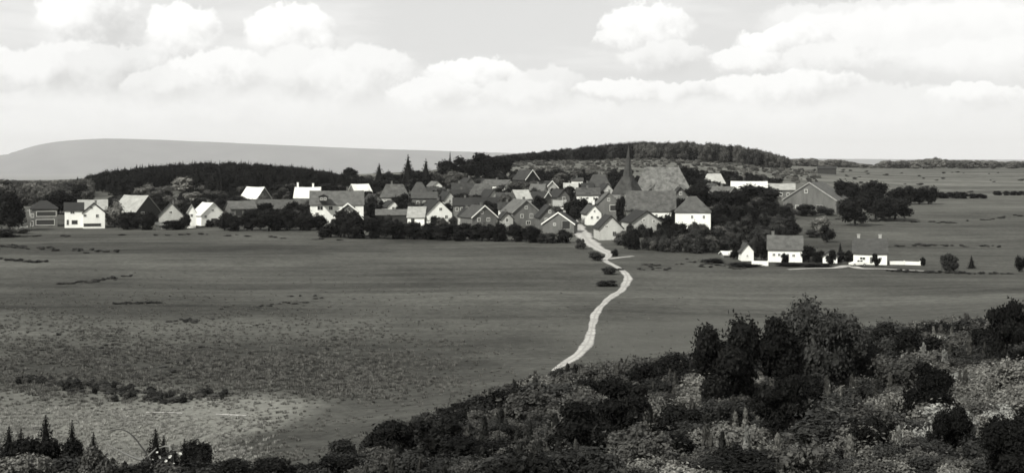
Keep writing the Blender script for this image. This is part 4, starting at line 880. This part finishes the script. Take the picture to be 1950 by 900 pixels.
for px, dd, w, ty, lab, mt in (
    (705, 470, 40, 375, 'black tree between the large white house and hipped house', 'leaf_black'),
    (716, 455, 34, 388, 'dark tree at the left end of the low barn', 'leaf_black'),
    (738, 540, 60, 338, 'black tree right behind the hipped roof', 'leaf_black'),
    (700, 585, 40, 340, 'black tree behind the tilted bright roof', 'leaf_black'),
    (768, 462, 34, 385, 'dark tree before the hipped house wall', 'leaf_black'),
    (812, 460, 30, 382, 'dark tree left of the white gable ridge', 'leaf_black'),
    (845, 520, 40, 360, 'dark tree behind the white gable', 'leaf_dark'),
    (876, 500, 44, 368, 'black tree above the grey timbered house', 'leaf_black'),
    (860, 560, 34, 335, 'mid grey tree near the small peeping gable', 'leaf_mid'),
    (918, 560, 40, 340, 'dark tree behind the grey hip roof', 'leaf_dark'),
    (950, 530, 34, 352, 'dark tree beside the house with long grey roof', 'leaf_dark'),
    (962, 470, 30, 372, 'mid grey tree before the low bright walled house', 'leaf_mid'),
    (985, 560, 36, 345, 'mid grey tree below the black walled house', 'leaf_mid'),
    (1012, 600, 40, 345, 'mid grey tree behind the light roofed house', 'leaf_mid'),
    (1045, 570, 44, 345, 'dark tree on the slope above the bright verge', 'leaf_dark'),
    (1075, 540, 36, 362, 'dark tree left of the bright white front', 'leaf_dark'),
    (1098, 470, 44, 380, 'black tree before the bright white front', 'leaf_black'),
    (1182, 425, 20, 372, 'narrow black tree between church house and grey gable', 'leaf_black'),
    (1265, 402, 34, 408, 'dark tree right of the white based barn', 'leaf_black'),
    (1290, 408, 34, 398, 'dark tree left of the white wall under the hipped roof', 'leaf_black'),
    (1372, 410, 52, 388, 'black tree right of the white wall under the hipped roof', 'leaf_black'),
    (1410, 415, 54, 392, 'black garden tree below the wide black tree', 'leaf_black'),
    (1452, 430, 54, 395, 'black garden tree below the large dome tree', 'leaf_black'),
    (1496, 440, 40, 412, 'dark garden tree below the left barn eave', 'leaf_dark'),
    (1340, 520, 44, 340, 'black tree between hipped roof and pale roofed house', 'leaf_black'),
    (1612, 455, 34, 385, 'black tree at the right foot of the big barn', 'leaf_black'),
    (1590, 470, 44, 362, 'black tree beside the right eave of the big barn', 'leaf_black'),
    (232, 500, 40, 372, 'dark tree behind the pale tree by the white house', 'leaf_dark'),
    (258, 520, 40, 366, 'black tree behind the dark gable ridge', 'leaf_black'),
    (297, 530, 44, 362, 'mid grey tree behind the dark gable', 'leaf_mid'),
    (330, 505, 40, 376, 'mid grey tree above the small grey gable', 'leaf_mid'),
    (366, 520, 44, 366, 'pale tree above the white annex', 'leaf_light'),
    (388, 500, 36, 376, 'dark tree behind the white cottage roof', 'leaf_dark'),
    (414, 540, 44, 362, 'mid grey tree up the slope from the white cottage', 'leaf_mid'),
    (436, 490, 50, 376, 'black tree right behind the white cottage', 'leaf_black'),
    (462, 505, 40, 372, 'dark tree left behind the bright roofed gable', 'leaf_dark'),
    (522, 560, 34, 350, 'black tree right of the bright roofed gable', 'leaf_black'),
    (584, 600, 50, 340, 'black tree behind the white chimneys', 'leaf_black'),
    (630, 560, 60, 348, 'black tree behind the large white house', 'leaf_black'),
    (660, 540, 50, 352, 'second black tree behind the large white house', 'leaf_black')):
    T('broad', px, ty, w, 0, lab, mt, d=dd)

# garden shrubbery on the bank right of the road: a leafy mass
rng = random.Random(11)
def fill(poly, n, wr, hr, srcs, dmin=0, tries=40, ratio=None, road=True):
    xs = [p[0] for p in poly]; ys = [p[1] for p in poly]; out = []; k = 0
    while len(out) < n and k < n * tries:
        k += 1; px, py = rng.uniform(min(xs), max(xs)), rng.uniform(min(ys), max(ys))
        if not in_poly(px, py, poly): continue
        x, y, z = ground(px, py)
        if y < dmin or y > 1300 or (road and on_road(x, y, .4)): continue
        out.append((x, y, z - .1, rng.uniform(0, 6.28), rng.uniform(*wr), rng.uniform(*hr), rng.choice(srcs)))
    return out
SRC = [(BUSH_FAR[0], 'leaf_black'), (BUSH_FAR[1], 'leaf_dark'), (BUSH_FAR[2], 'leaf_mid'), (BUSH_FAR[3], 'leaf_dark'), (BUSH_FAR[0], 'leaf_light')]
pts = fill([(1188, 452), (1300, 447), (1420, 425), (1490, 425), (1520, 448), (1460, 478), (1400, 486), (1250, 482), (1175, 478)], 170, (2.2, 5.0), (1.8, 4.2), [0, 0, 0, 1, 1, 3, 2])
pts += fill([(1290, 420), (1500, 405), (1500, 425), (1300, 445)], 45, (3, 5.5), (2.5, 4.6), [0, 0, 0, 1])
scatter('garden_shrubbery', 'dark leafy garden shrubs on the bank right of the road', pts, SRC)

FT = np.array(FOOT); pts = []; rg = np.random.default_rng(77)
while len(pts) < 760:
    y = rg.uniform(428, 640); px = rg.uniform(205, 1480); x = xat(px, y)
    if (np.hypot(FT[:, 0] - x, FT[:, 1] - y) < FT[:, 2] + .8).any() or on_road(x, y, 1.5): continue
    if px > 1100 and y < 445: continue
    if px < 560 and y > 560: continue
    h_ = rg.uniform(1.6, 4.8) * (.7 if y < 445 else 1); pts.append((x, y, tz(x, y) - .15, rg.uniform(0, 6.28), h_ * rg.uniform(1.0, 1.6), h_, rg.choice([0, 0, 0, 0, 0, 1, 2])))
scatter('garden_growth', 'dark garden growth filling the gaps between the village houses', pts, SRC)

# woods; each grows up to the crest line the hill shows
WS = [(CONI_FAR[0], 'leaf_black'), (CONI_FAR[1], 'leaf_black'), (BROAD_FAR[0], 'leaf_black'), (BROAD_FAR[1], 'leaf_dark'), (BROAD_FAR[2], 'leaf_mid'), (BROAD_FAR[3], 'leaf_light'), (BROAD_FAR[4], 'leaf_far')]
def wood(name, label, p0, p1, near, far, n, srcs, wr, hr, crest, seed, jit=3.0):
    rg = np.random.default_rng(seed); out = []; cx_, cy_ = zip(*crest); k = 0
    while len(out) < n and k < n * 6:
        k += 1; px = rg.uniform(p0, p1); y = rg.uniform(near(px), far(px)); x = xat(px, y); z = tz(x, y)
        lim = zat(np.interp(px, cx_, cy_) + abs(rg.normal(0, jit)) - (6 if (spk := (rg.random() < .1 and srcs[0] == 0)) else 0), y) - z; h = min(rg.uniform(*hr) + (3 if spk else 0), lim)
        if h < 2.4: continue
        w = rg.uniform(*wr) * (.6 + .4 * h / hr[1]); src = srcs[rg.integers(0, len(srcs))]
        if spk and srcs[0] == 0: src = rg.integers(0, 2); w *= .7
        out.append((x, y, z - .3, rg.uniform(0, 6.28), w * (.75 if src < 2 else 1), h * (1.05 if src > 1 else 1.0), src))
    return scatter(name, label, out, WS)
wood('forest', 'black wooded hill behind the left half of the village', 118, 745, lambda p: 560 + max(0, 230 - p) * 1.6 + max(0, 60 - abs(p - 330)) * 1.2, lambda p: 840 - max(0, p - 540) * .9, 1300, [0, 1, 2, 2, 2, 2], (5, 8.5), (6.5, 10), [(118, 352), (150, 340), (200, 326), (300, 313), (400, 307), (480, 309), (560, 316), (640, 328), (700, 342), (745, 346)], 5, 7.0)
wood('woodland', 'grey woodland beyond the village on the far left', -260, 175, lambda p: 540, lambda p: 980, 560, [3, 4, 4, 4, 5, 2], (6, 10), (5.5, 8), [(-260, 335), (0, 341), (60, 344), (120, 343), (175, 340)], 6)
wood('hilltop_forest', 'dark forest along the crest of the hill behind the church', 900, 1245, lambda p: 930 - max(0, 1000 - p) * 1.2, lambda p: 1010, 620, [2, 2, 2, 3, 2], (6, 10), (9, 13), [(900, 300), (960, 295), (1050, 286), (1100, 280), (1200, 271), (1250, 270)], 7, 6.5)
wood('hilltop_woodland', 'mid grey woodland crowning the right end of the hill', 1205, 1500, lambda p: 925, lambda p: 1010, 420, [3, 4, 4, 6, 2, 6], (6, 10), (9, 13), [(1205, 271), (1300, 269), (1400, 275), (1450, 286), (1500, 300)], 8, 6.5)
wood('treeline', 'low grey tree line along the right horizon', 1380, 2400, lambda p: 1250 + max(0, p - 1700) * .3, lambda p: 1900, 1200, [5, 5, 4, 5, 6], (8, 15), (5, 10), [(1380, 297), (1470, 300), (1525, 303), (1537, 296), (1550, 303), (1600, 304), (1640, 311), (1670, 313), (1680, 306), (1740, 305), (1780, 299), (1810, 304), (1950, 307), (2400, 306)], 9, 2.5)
pts = []
rg = np.random.default_rng(12)
for _ in range(900):
    px = rg.uniform(950, 1560); y = rg.uniform(650, 930); x = xat(px, y); s = rg.uniform(.5, 1.7)
    pts.append((x, y, tz(x, y) - .1, rg.uniform(0, 6.28), s * 1.9, s, rg.choice([2, 4, 4, 4, 2])))
scatter('hillside_scrub', 'scattered grey scrub on the bare hillside behind the church', pts, SRC)
pts = []
for _ in range(60):
    px = rg.uniform(1600, 2150); y = rg.uniform(620, 1050); x = xat(px, y); s = rg.uniform(.5, 1.2)
    pts.append((x, y, tz(x, y) - .1, 0, s * 3.4, s, rg.choice([1, 2, 2])))
scatter('field_scrub', 'low scrub dotted over the far fields', pts, SRC)

# ------------------------------------------------------------------ pasture growth
def tuft_mesh(name, seed, n, mat, wid=.05, spread=.28):
    rg = np.random.default_rng(seed); V = []; Fs = []; T_ = []
    for i in range(n):
        a = rg.uniform(0, 6.28); r = spread * math.sqrt(rg.random()); b = np.array([math.cos(a) * r, math.sin(a) * r, -.05]); h = rg.uniform(.5, 1); l = rg.uniform(.05, .45); a2 = a + rg.normal(0, .7)
        tip = b + np.array([math.cos(a2) * l, math.sin(a2) * l, h]); s = np.array([-math.sin(a2), math.cos(a2), 0]) * wid; m = (b + tip) / 2 + np.array([0, 0, .12])
        k = len(V); V += [b - s, b + s, m + s * .8, tip, m - s * .8]; Fs += [(k, k + 1, k + 2, k + 4), (k + 4, k + 2, k + 3)]; T_ += [rg.uniform(.6, 1.4)] * 5
    me = bpy.data.meshes.new(name); me.from_pydata([tuple(v) for v in V], [], Fs); me.update()
    me.attributes.new('tone', 'FLOAT', 'POINT').data.foreach_set('value', np.array(T_, np.float32)); me.materials.append(MATS[mat]); return me
TUFT = [tuft_mesh('tuft', 50 + i, 26, 'grass_blade', .045, .42) for i in range(3)]
GS = [(TUFT[0], 'grass_blade'), (TUFT[1], 'grass_blade'), (TUFT[2], 'grass_dry'), (TUFT[0], 'leaf_mid'), (BUSH_FAR[1], 'leaf_dark'), (BUSH_FAR[2], 'leaf_mid'), (BUSH_FAR[3], 'leaf_black')]
rg = np.random.default_rng(21)
def clumps(x, y): return math.sin(x / 4.1 + 2 * math.sin(y / 9.0)) * math.sin(y / 5.3 + 1.7 * math.sin(x / 7.0)) + .6 * math.sin(x / 1.9 + y / 2.7)
pts = []
def soft(v, a, b): return min(1.0, max(0.0, (v - a) / (b - a)))
while len(pts) < 17000:
    y = 88 + 190 * rg.random() ** 1.4; px = rg.uniform(-60, 1350); x = xat(px, y)
    c = clumps(x, y)
    if c + rg.normal(0, 1.1) < -.2 or rg.random() < .75 * soft(y, 150, 250) or rg.random() < .75 * soft(px, 700, 1000): continue
    py = HZ - (tz(x, y) - HC) / y * F + 14 * clumps(x * .3 + 5, y * .3) + rg.normal(0, 8)
    if on_road(x, y, .25): continue
    dry = soft(py, 745, 785) * (1 - soft(px, 380, 560))
    rough = soft(py, 555, 690) * (1 - soft(py, 735, 770)) * (1 - soft(px, 700, 1000))
    if rg.random() > .10 + .9 * max(rough, dry): continue
    s = rg.uniform(.10, .30) * (1 + .4 * rough)
    pts.append((x, y, tz(x, y), rg.uniform(0, 6.28), s * 1.5, s, 2 if rg.random() < dry else (3 if rg.random() < rough * .35 else rg.integers(0, 2))))
# dark scrub rows in the pasture
def row(pix, n, wr, hr, jit, src):
    P_ = [ground(*p)[:2] for p in pix]
    for _ in range(n):
        k = rg.integers(0, len(P_) - 1); t = rg.random(); x = P_[k][0] * (1 - t) + P_[k + 1][0] * t + rg.normal(0, jit); y = P_[k][1] * (1 - t) + P_[k + 1][1] * t + rg.normal(0, jit * 1.4)
        pts.append((x, y, tz(x, y) - .08, rg.uniform(0, 6.28), rg.uniform(*wr), rg.uniform(*hr), rg.choice(src)))
row([(45, 722), (110, 735), (180, 738), (235, 752), (310, 762), (420, 758)], 150, (.5, 1.3), (.25, .85), .9, [4, 5, 4, 6])
row([(120, 650), (300, 690), (480, 700)], 70, (.5, 1.2), (.2, .45), 5, [4, 5, 5])
row([(115, 541), (180, 536), (245, 525)], 36, (.7, 1.8), (.22, .5), .8, [4, 5])
row([(215, 579), (312, 577)], 34, (.6, 1.3), (.22, .42), .4, [4, 4])
row([(330, 611), (400, 612)], 14, (.6, 1.2), (.2, .4), .8, [4, 5])
row([(0, 494), (85, 500)], 24, (.8, 2), (.3, .6), .7, [4, 4])
row([(0, 470), (40, 472), (280, 482)], 40, (1, 2.6), (.3, .7), 1.5, [4, 5])
row([(0, 452), (60, 450), (400, 447), (640, 458)], 46, (1, 2.5), (.25, .6), 1, [4, 5])
row([(440, 602), (620, 570)], 24, (.6, 1.3), (.15, .35), 4, [5, 4])
row([(1690, 516), (1760, 519), (1840, 521), (1950, 523)], 46, (.8, 1.8), (.3, .6), .5, [4, 4])
row([(1590, 418), (1800, 424), (1950, 412)], 40, (1, 3), (.3, .6), 1.5, [4, 5])
row([(1680, 470), (1780, 468), (1900, 470)], 34, (.8, 2.2), (.3, .6), 1.5, [4, 5])
row([(1200, 515), (1330, 500), (1420, 512)], 40, (.7, 1.8), (.2, .5), 2, [4, 5])
scatter('grass', 'rough grass tussocks and low weeds over the pasture', pts, GS)

# ------------------------------------------------------------------ thicket in the foreground
# lower right slope: a closed mass of bushes below a line that falls towards the lower left
def edge_y(px): return float(np.interp(px, [-100, 0, 180, 250, 330, 420, 470, 560, 660, 760, 860, 950, 1040, 1120, 1200, 1290, 1400, 1600, 1800, 2100],
                                       [858, 856, 868, 892, 882, 893, 925, 900, 862, 812, 774, 742, 713, 700, 690, 684, 662, 636, 612, 600]))
NEARB = [crown_mesh('foliage', 400 + i, 3000, .07, 'leaf_mid', zlo=.0, nlobes=13, spread=.36, spiky=.6, core=.6) for i in range(4)]
SPRAY = [tuft_mesh('spray', 70 + i, 60, 'leaf_light', .035, .35) for i in range(2)]
def plume_mesh(name, seed, n):
    rg = np.random.default_rng(seed); z = rg.uniform(.05, 1, n); a = rg.uniform(0, 6.28, n); r = .34 * (1.05 - z) ** .6 * rg.uniform(.2, 1, n)
    p = np.stack([np.cos(a) * r, np.sin(a) * r, z], 1); d = np.stack([np.cos(a) * .8, np.sin(a) * .8, np.full(n, .25)], 1) + rg.normal(0, .25, (n, 3)); d /= np.linalg.norm(d, axis=1, keepdims=True)
    up = np.stack([np.cos(a) * .45, np.sin(a) * .45, np.ones(n)], 1) + rg.normal(0, .2, (n, 3)); up /= np.linalg.norm(up, axis=1, keepdims=True)
    sd = np.cross(d, up); sd /= np.linalg.norm(sd, axis=1, keepdims=True) + 1e-9; L = rg.uniform(.07, .15, (n, 1)); wd = L * rg.uniform(.25, .5, (n, 1)) * np.array([2.6, 2.6, 1])
    v_ = np.stack([p, p + up * L * .5 - sd * wd * .5, p + up * L, p + up * L * .5 + sd * wd * .5], 1).reshape(-1, 3)
    return foliage_mesh(name, [(v_, np.arange(n * 4).reshape(n, 4))], [rg.uniform(.55, 1.45, n)], 'leaf_light')
PLUME = [plume_mesh('plume', 90 + i, 420) for i in range(3)]
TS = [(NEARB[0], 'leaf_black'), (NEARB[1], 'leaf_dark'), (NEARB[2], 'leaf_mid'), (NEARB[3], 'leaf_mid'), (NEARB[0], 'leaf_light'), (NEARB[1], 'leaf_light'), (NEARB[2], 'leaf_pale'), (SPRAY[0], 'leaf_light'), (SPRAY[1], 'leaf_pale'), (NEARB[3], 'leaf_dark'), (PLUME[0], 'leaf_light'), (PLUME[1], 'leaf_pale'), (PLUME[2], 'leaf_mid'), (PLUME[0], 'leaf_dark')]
pts = []
rg = np.random.default_rng(33)
for _ in range(12500):
    y = rg.uniform(38, 215); px = rg.uniform(-420, 2380); x = xat(px, y)
    if rg.random() > (max(y, 60) / 160.0): continue
    z = tz(x, y); s = rg.uniform(.55, 1.3) * (1 + max(y - 50, -5) / 110.0) * (1.7 if rg.random() < .12 else 1)
    smax = (zat(edge_y(px) + rg.uniform(-6, 16), y) - z) / .85
    if smax < .3: continue
    s = min(s, smax); top = HZ - (z + s * .8 - HC) / y * F
    if on_road(x, y, .3): continue
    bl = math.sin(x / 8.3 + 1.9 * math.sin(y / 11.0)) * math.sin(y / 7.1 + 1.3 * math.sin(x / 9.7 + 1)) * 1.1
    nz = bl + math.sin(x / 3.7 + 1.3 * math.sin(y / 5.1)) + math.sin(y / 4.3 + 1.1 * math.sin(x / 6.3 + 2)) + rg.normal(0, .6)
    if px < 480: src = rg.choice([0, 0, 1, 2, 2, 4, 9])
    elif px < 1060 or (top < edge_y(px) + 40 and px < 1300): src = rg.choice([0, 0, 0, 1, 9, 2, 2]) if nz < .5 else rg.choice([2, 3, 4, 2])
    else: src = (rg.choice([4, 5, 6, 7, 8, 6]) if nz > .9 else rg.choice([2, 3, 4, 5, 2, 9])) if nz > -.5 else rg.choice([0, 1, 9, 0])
    if 1060 <= px < 1330 and src in (4, 5, 6, 8): src = rg.choice([2, 3, 1, 4])
    if src in (7, 8) and (y < 95 or px < 1500): src = src - 3
    if src in (7, 8): s *= .6
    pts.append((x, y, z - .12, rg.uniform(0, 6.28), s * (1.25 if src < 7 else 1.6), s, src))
for _ in range(5200):
    y = rg.uniform(48, 200); px = rg.uniform(-300, 2280); x = xat(px, y)
    if rg.random() > max(y, 60) / 170.0 or on_road(x, y, .3): continue
    z = tz(x, y); smax = (zat(edge_y(px) - 6 + rg.uniform(-8, 14), y) - z)
    if smax < .5: continue
    s = min(rg.uniform(.8, 1.9) * (1 + max(y - 60, 0) / 130.0), smax)
    if math.sin(x / 6.1 + 1.7 * math.sin(y / 8.0)) + math.sin(y / 5.7 + x / 13.0) + rg.normal(0, .5) < -.2: continue
    src = rg.choice([10, 11, 12, 12, 10]) if px > 1400 else (rg.choice([10, 12, 12, 13, 13]) if px > 1100 else rg.choice([12, 13, 13, 13]))
    pts.append((x, y, z - .1, rg.uniform(0, 6.28), s * rg.uniform(.35, .6), s, src))
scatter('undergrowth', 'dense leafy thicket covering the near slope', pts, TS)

def NT_(kind, px, py, w, h, label, mat='leaf_black', name='broadleaf_tree', cat='tree', group=None):
    """near tree given by the foot of its crown in the photo; it stands on the slope there"""
    return tree(kind, px, py, w, h, label, mat, name, cat, group, sink=.15)
NT_('broadn', 1392, 800, 140, 195, 'black spreading tree at the edge of the near thicket', 'leaf_black')
NT_('broadn', 1462, 770, 130, 170, 'black leafy tree beside the spreading thicket tree', 'leaf_black')
NT_('broadn', 1570, 760, 160, 190, 'tall leafy tree reaching highest of the near thicket', 'leaf_dark')
NT_('broadn', 1500, 740, 110, 120, 'dark leafy bush tree between the black and the tallest tree', 'leaf_dark')
NT_('broadn', 1655, 745, 100, 110, 'dark tree right beside the tallest near tree', 'leaf_dark')
NT_('broadn', 1705, 725, 120, 105, 'black rounded tree behind the pale reeds', 'leaf_black')
NT_('conn', 1746, 700, 34, 88, 'small pointed conifer behind the black rounded tree', 'leaf_black', 'conifer_tree')
NT_('umb', 1918, 722, 84, 152, 'black flat topped tree at the right picture edge', 'leaf_black')
NT_('umb', 1778, 830, 112, 140, 'black umbrella shaped tree amid pale shrubs', 'leaf_black')
NT_('broadn', 1808, 880, 90, 115, 'shadow under the umbrella shaped tree, added as a black tree', 'leaf_black')  # black crown added in place of the shadow reaching down from the umbrella tree
NT_('umb', 1482, 870, 118, 158, 'dark tree with light leafy top below the spreading tree', 'leaf_black')
NT_('bushn', 1480, 760, 130, 48, 'light leafy bush draped before the black trees', 'leaf_light', 'bush', 'bush')
NT_('umb', 1180, 870, 125, 150, 'dark layered tree near the end of the track', 'leaf_black')
NT_('bushn', 1110, 890, 140, 125, 'black bush left of the layered tree', 'leaf_black', 'bush', 'bush')
NT_('broadn', 1645, 895, 90, 110, 'small black tree in the lower pale thicket', 'leaf_black')
NT_('broadn', 1930, 935, 130, 150, 'black tree in the lower right corner', 'leaf_black')
NT_('bushn', 1420, 935, 190, 80, 'black bush along the bottom of the picture', 'leaf_black', 'bush', 'bush')
NT_('conn', 1210, 722, 24, 40, 'tiny dark conifer at the upper rim of the thicket', 'leaf_black', 'conifer_tree')
NT_('bushn', 1272, 712, 66, 42, 'dark bush at the rim of the thicket', 'leaf_dark', 'bush', 'bush')
NT_('conn', 972, 800, 36, 52, 'dark small conifer on the slope below the track', 'leaf_black', 'conifer_tree')
NT_('bushn', 760, 890, 130, 95, 'black bush on the lower rim of the slope', 'leaf_black', 'bush', 'bush')
NT_('bushn', 660, 915, 110, 80, 'dark bush lower down the rim', 'leaf_dark', 'bush', 'bush')
NT_('bushn', 540, 935, 120, 75, 'black bush at the foot of the rim', 'leaf_black', 'bush', 'bush')
NT_('bushn', 900, 905, 150, 80, 'black bush hollow in the middle of the slope', 'leaf_black', 'bush', 'bush')
# lower left corner
def near(kind, px, ytop, w, d, label, mat='leaf_black', name='conifer_tree', cat='tree'):
    x = xat(px, d); z = tz(x, d); h = (zat(ytop, d) - z) / d * F
    return tree(kind, px, 0, w * (1.35 if kind == 'conn' else 1.1), h, label, mat, name, cat, d=d, sink=.15)
near('conn', 87, 786, 56, 78, 'tallest pointed conifer in the lower left corner')
near('conn', 137, 797, 40, 78, 'slimmer pointed conifer right of the tallest one')
near('conn', 17, 808, 56, 76, 'pointed conifer at the left picture edge')
near('conn', 40, 812, 40, 80, 'small conifer beside the edge conifer')
near('bushn', 60, 826, 110, 74, 'black bush under the pointed conifers', 'leaf_black', 'bush', 'bush')
near('bushn', 150, 834, 90, 74, 'black bush below the slimmer conifer', 'leaf_black', 'bush', 'bush')
near('conn', 178, 818, 34, 76, 'ragged small conifer left of the arching stems')
near('conn', 296, 812, 50, 78, 'ragged conifer between the arching stems and the pale log')
near('conn', 312, 824, 30, 80, 'thin leaning conifer beside the ragged one')
near('conn', 351, 832, 40, 74, 'stubby conifer above the blossom bush')
near('bushn', 366, 838, 80, 76, 'black rounded bush right of the blossom bush', 'leaf_black', 'bush', 'bush')
near('bushn', 440, 872, 90, 78, 'low black bush at the bottom of the rim', 'leaf_black', 'bush', 'bush')
near('bushn', 40, 858, 130, 62, 'pale leafy bush in the lower left corner', 'leaf_light', 'bush', 'bush')
near('bushn', 190, 846, 90, 63, 'mid grey leafy bush beside the pale corner bush', 'leaf_mid', 'bush', 'bush')
near('bushn', 265, 872, 90, 62, 'black bush under the arching stems', 'leaf_black', 'bush', 'bush')

def stem(pix, d, r, label, mat, name='arching_stem'):
    """bare bent stem through photo points at distance d, rooted in the slope"""
    pts_ = [Vector((xat(px, d + k * .25), d + k * .25, zat(py, d + k * .25))) for k, (px, py) in enumerate(pix)]
    path = catmull(pts_, .15); O = path[0].copy(); path = [p - O for p in path]; n = len(path)
    mb = MB(); mb.tube(path, [r * (1 - .75 * i / n) for i in range(n)], 7); me = mb.mesh(name, mat, smooth=True)
    return tag(obj(name, me, loc=O), label, 'stem', 'bare arching stems in the lower left')
zfoot = lambda px, d: HZ - (tz(xat(px, d), d) - .2 - HC) / d * F
for pix, d, r, lab, mt in (
    ([(318, zfoot(318, 70)), (282, 870), (268, 848), (252, 828), (232, 817), (210, 819)], 70, .07, 'highest bare stem arching over the lower left thicket', 'bark'),
    ([(305, zfoot(305, 69)), (290, 880), (266, 874), (236, 862), (203, 845)], 69, .12, 'thick bare stem sagging to the left across the thicket', 'stem_pale'),
    ([(308, zfoot(308, 69.5)), (288, 878), (268, 872), (248, 856), (226, 834)], 69.5, .05, 'thin bare stem inside the arch of the highest one', 'stem_pale'),
    ([(268, zfoot(268, 68)), (270, 884), (278, 873), (290, 860), (298, 852)], 68, .11, 'stout pale stem leaning right beside the white blossoms', 'stem_pale'),
    ([(330, zfoot(330, 68)), (326, 862), (318, 849), (304, 852)], 68, .12, 'short pale stem bent over like a hook', 'stem_pale'),
    ([(908, zfoot(908, 84)), (915, 861), (925, 856), (938, 850)], 84, .07, 'fallen pale branch lying on the slope bushes', 'stem_pale')):
    stem(pix, d, r, lab, mt)
# white blossoms
bd = 66.0; bx = xat(312, bd); bz = tz(bx, bd)
root = bpy.data.objects.new('blossom_bush', None); C.objects.link(root); root.location = (bx, bd, bz - .1); tag(root, 'bush with large white blossoms below the pale stems', 'bush')
h = zat(858, bd) - bz; bo = obj('foliage', BUSH_NEAR[1], root); bo.scale = (2.2, 2.0, h); bo.material_slots[0].link = 'OBJECT'; bo.material_slots[0].material = MATS['leaf_dark']
obj('stem', TRUNKS[0], root).scale = (2, 2, h)
rb_ = random.Random(9)
BL = []
for i in range(3):
    mb = MB()
    for k in range(9):
        a = k * 2.4; q = Vector((math.cos(a), math.sin(a), .35 + .12 * (k % 3))).normalized(); s = Vector((-math.sin(a), math.cos(a), 0)) * .07
        mb.add([(0, 0, 0), q * .09 + s, q * .17, q * .09 - s], [(0, 1, 2, 3)])
    BL.append(mb.mesh('blossom', 'petal'))
for k in range(14):
    px, py = rb_.uniform(286, 352), rb_.uniform(860, 905)
    o = obj('blossom', BL[k % 3], root); o.location = Vector((xat(px, bd - 1.0), bd - 1.0 - rb_.uniform(0, .25), zat(py, bd - 1.0))) - Vector(root.location)
    o.rotation_euler = (rb_.uniform(.2, 1.3), 0, rb_.uniform(0, 6.28)); o.scale = [rb_.uniform(.35, .65)] * 3

# ------------------------------------------------------------------ air
hm_ = bpy.data.materials.new('haze'); hm_.use_nodes = True; hm_.node_tree.nodes.clear()
pv = hm_.node_tree.nodes.new('ShaderNodeVolumePrincipled'); ho = hm_.node_tree.nodes.new('ShaderNodeOutputMaterial'); hm_.node_tree.links.new(pv.outputs[0], ho.inputs['Volume'])
pv.inputs['Color'].default_value = (.97, .97, .96, 1); pv.inputs['Density'].default_value = 2.9e-5; pv.inputs['Anisotropy'].default_value = 0.0
hb = MB(); zlo_, zhi_ = -420.0, HC + 520.0
hb.add([(-45000, -300, zlo_), (45000, -300, zlo_), (45000, 44000, zlo_), (-45000, 44000, zlo_), (-45000, -300, zhi_), (45000, -300, zhi_), (45000, 44000, zhi_), (-45000, 44000, zhi_)],
       [(0, 3, 2, 1), (4, 5, 6, 7), (0, 1, 5, 4), (1, 2, 6, 5), (2, 3, 7, 6), (3, 0, 4, 7)])
hme = mesh_from('haze', hb.v, hb.f); hme.materials.append(hm_); tag(obj('haze', hme), 'thin pale summer haze over the whole valley', kind='stuff')
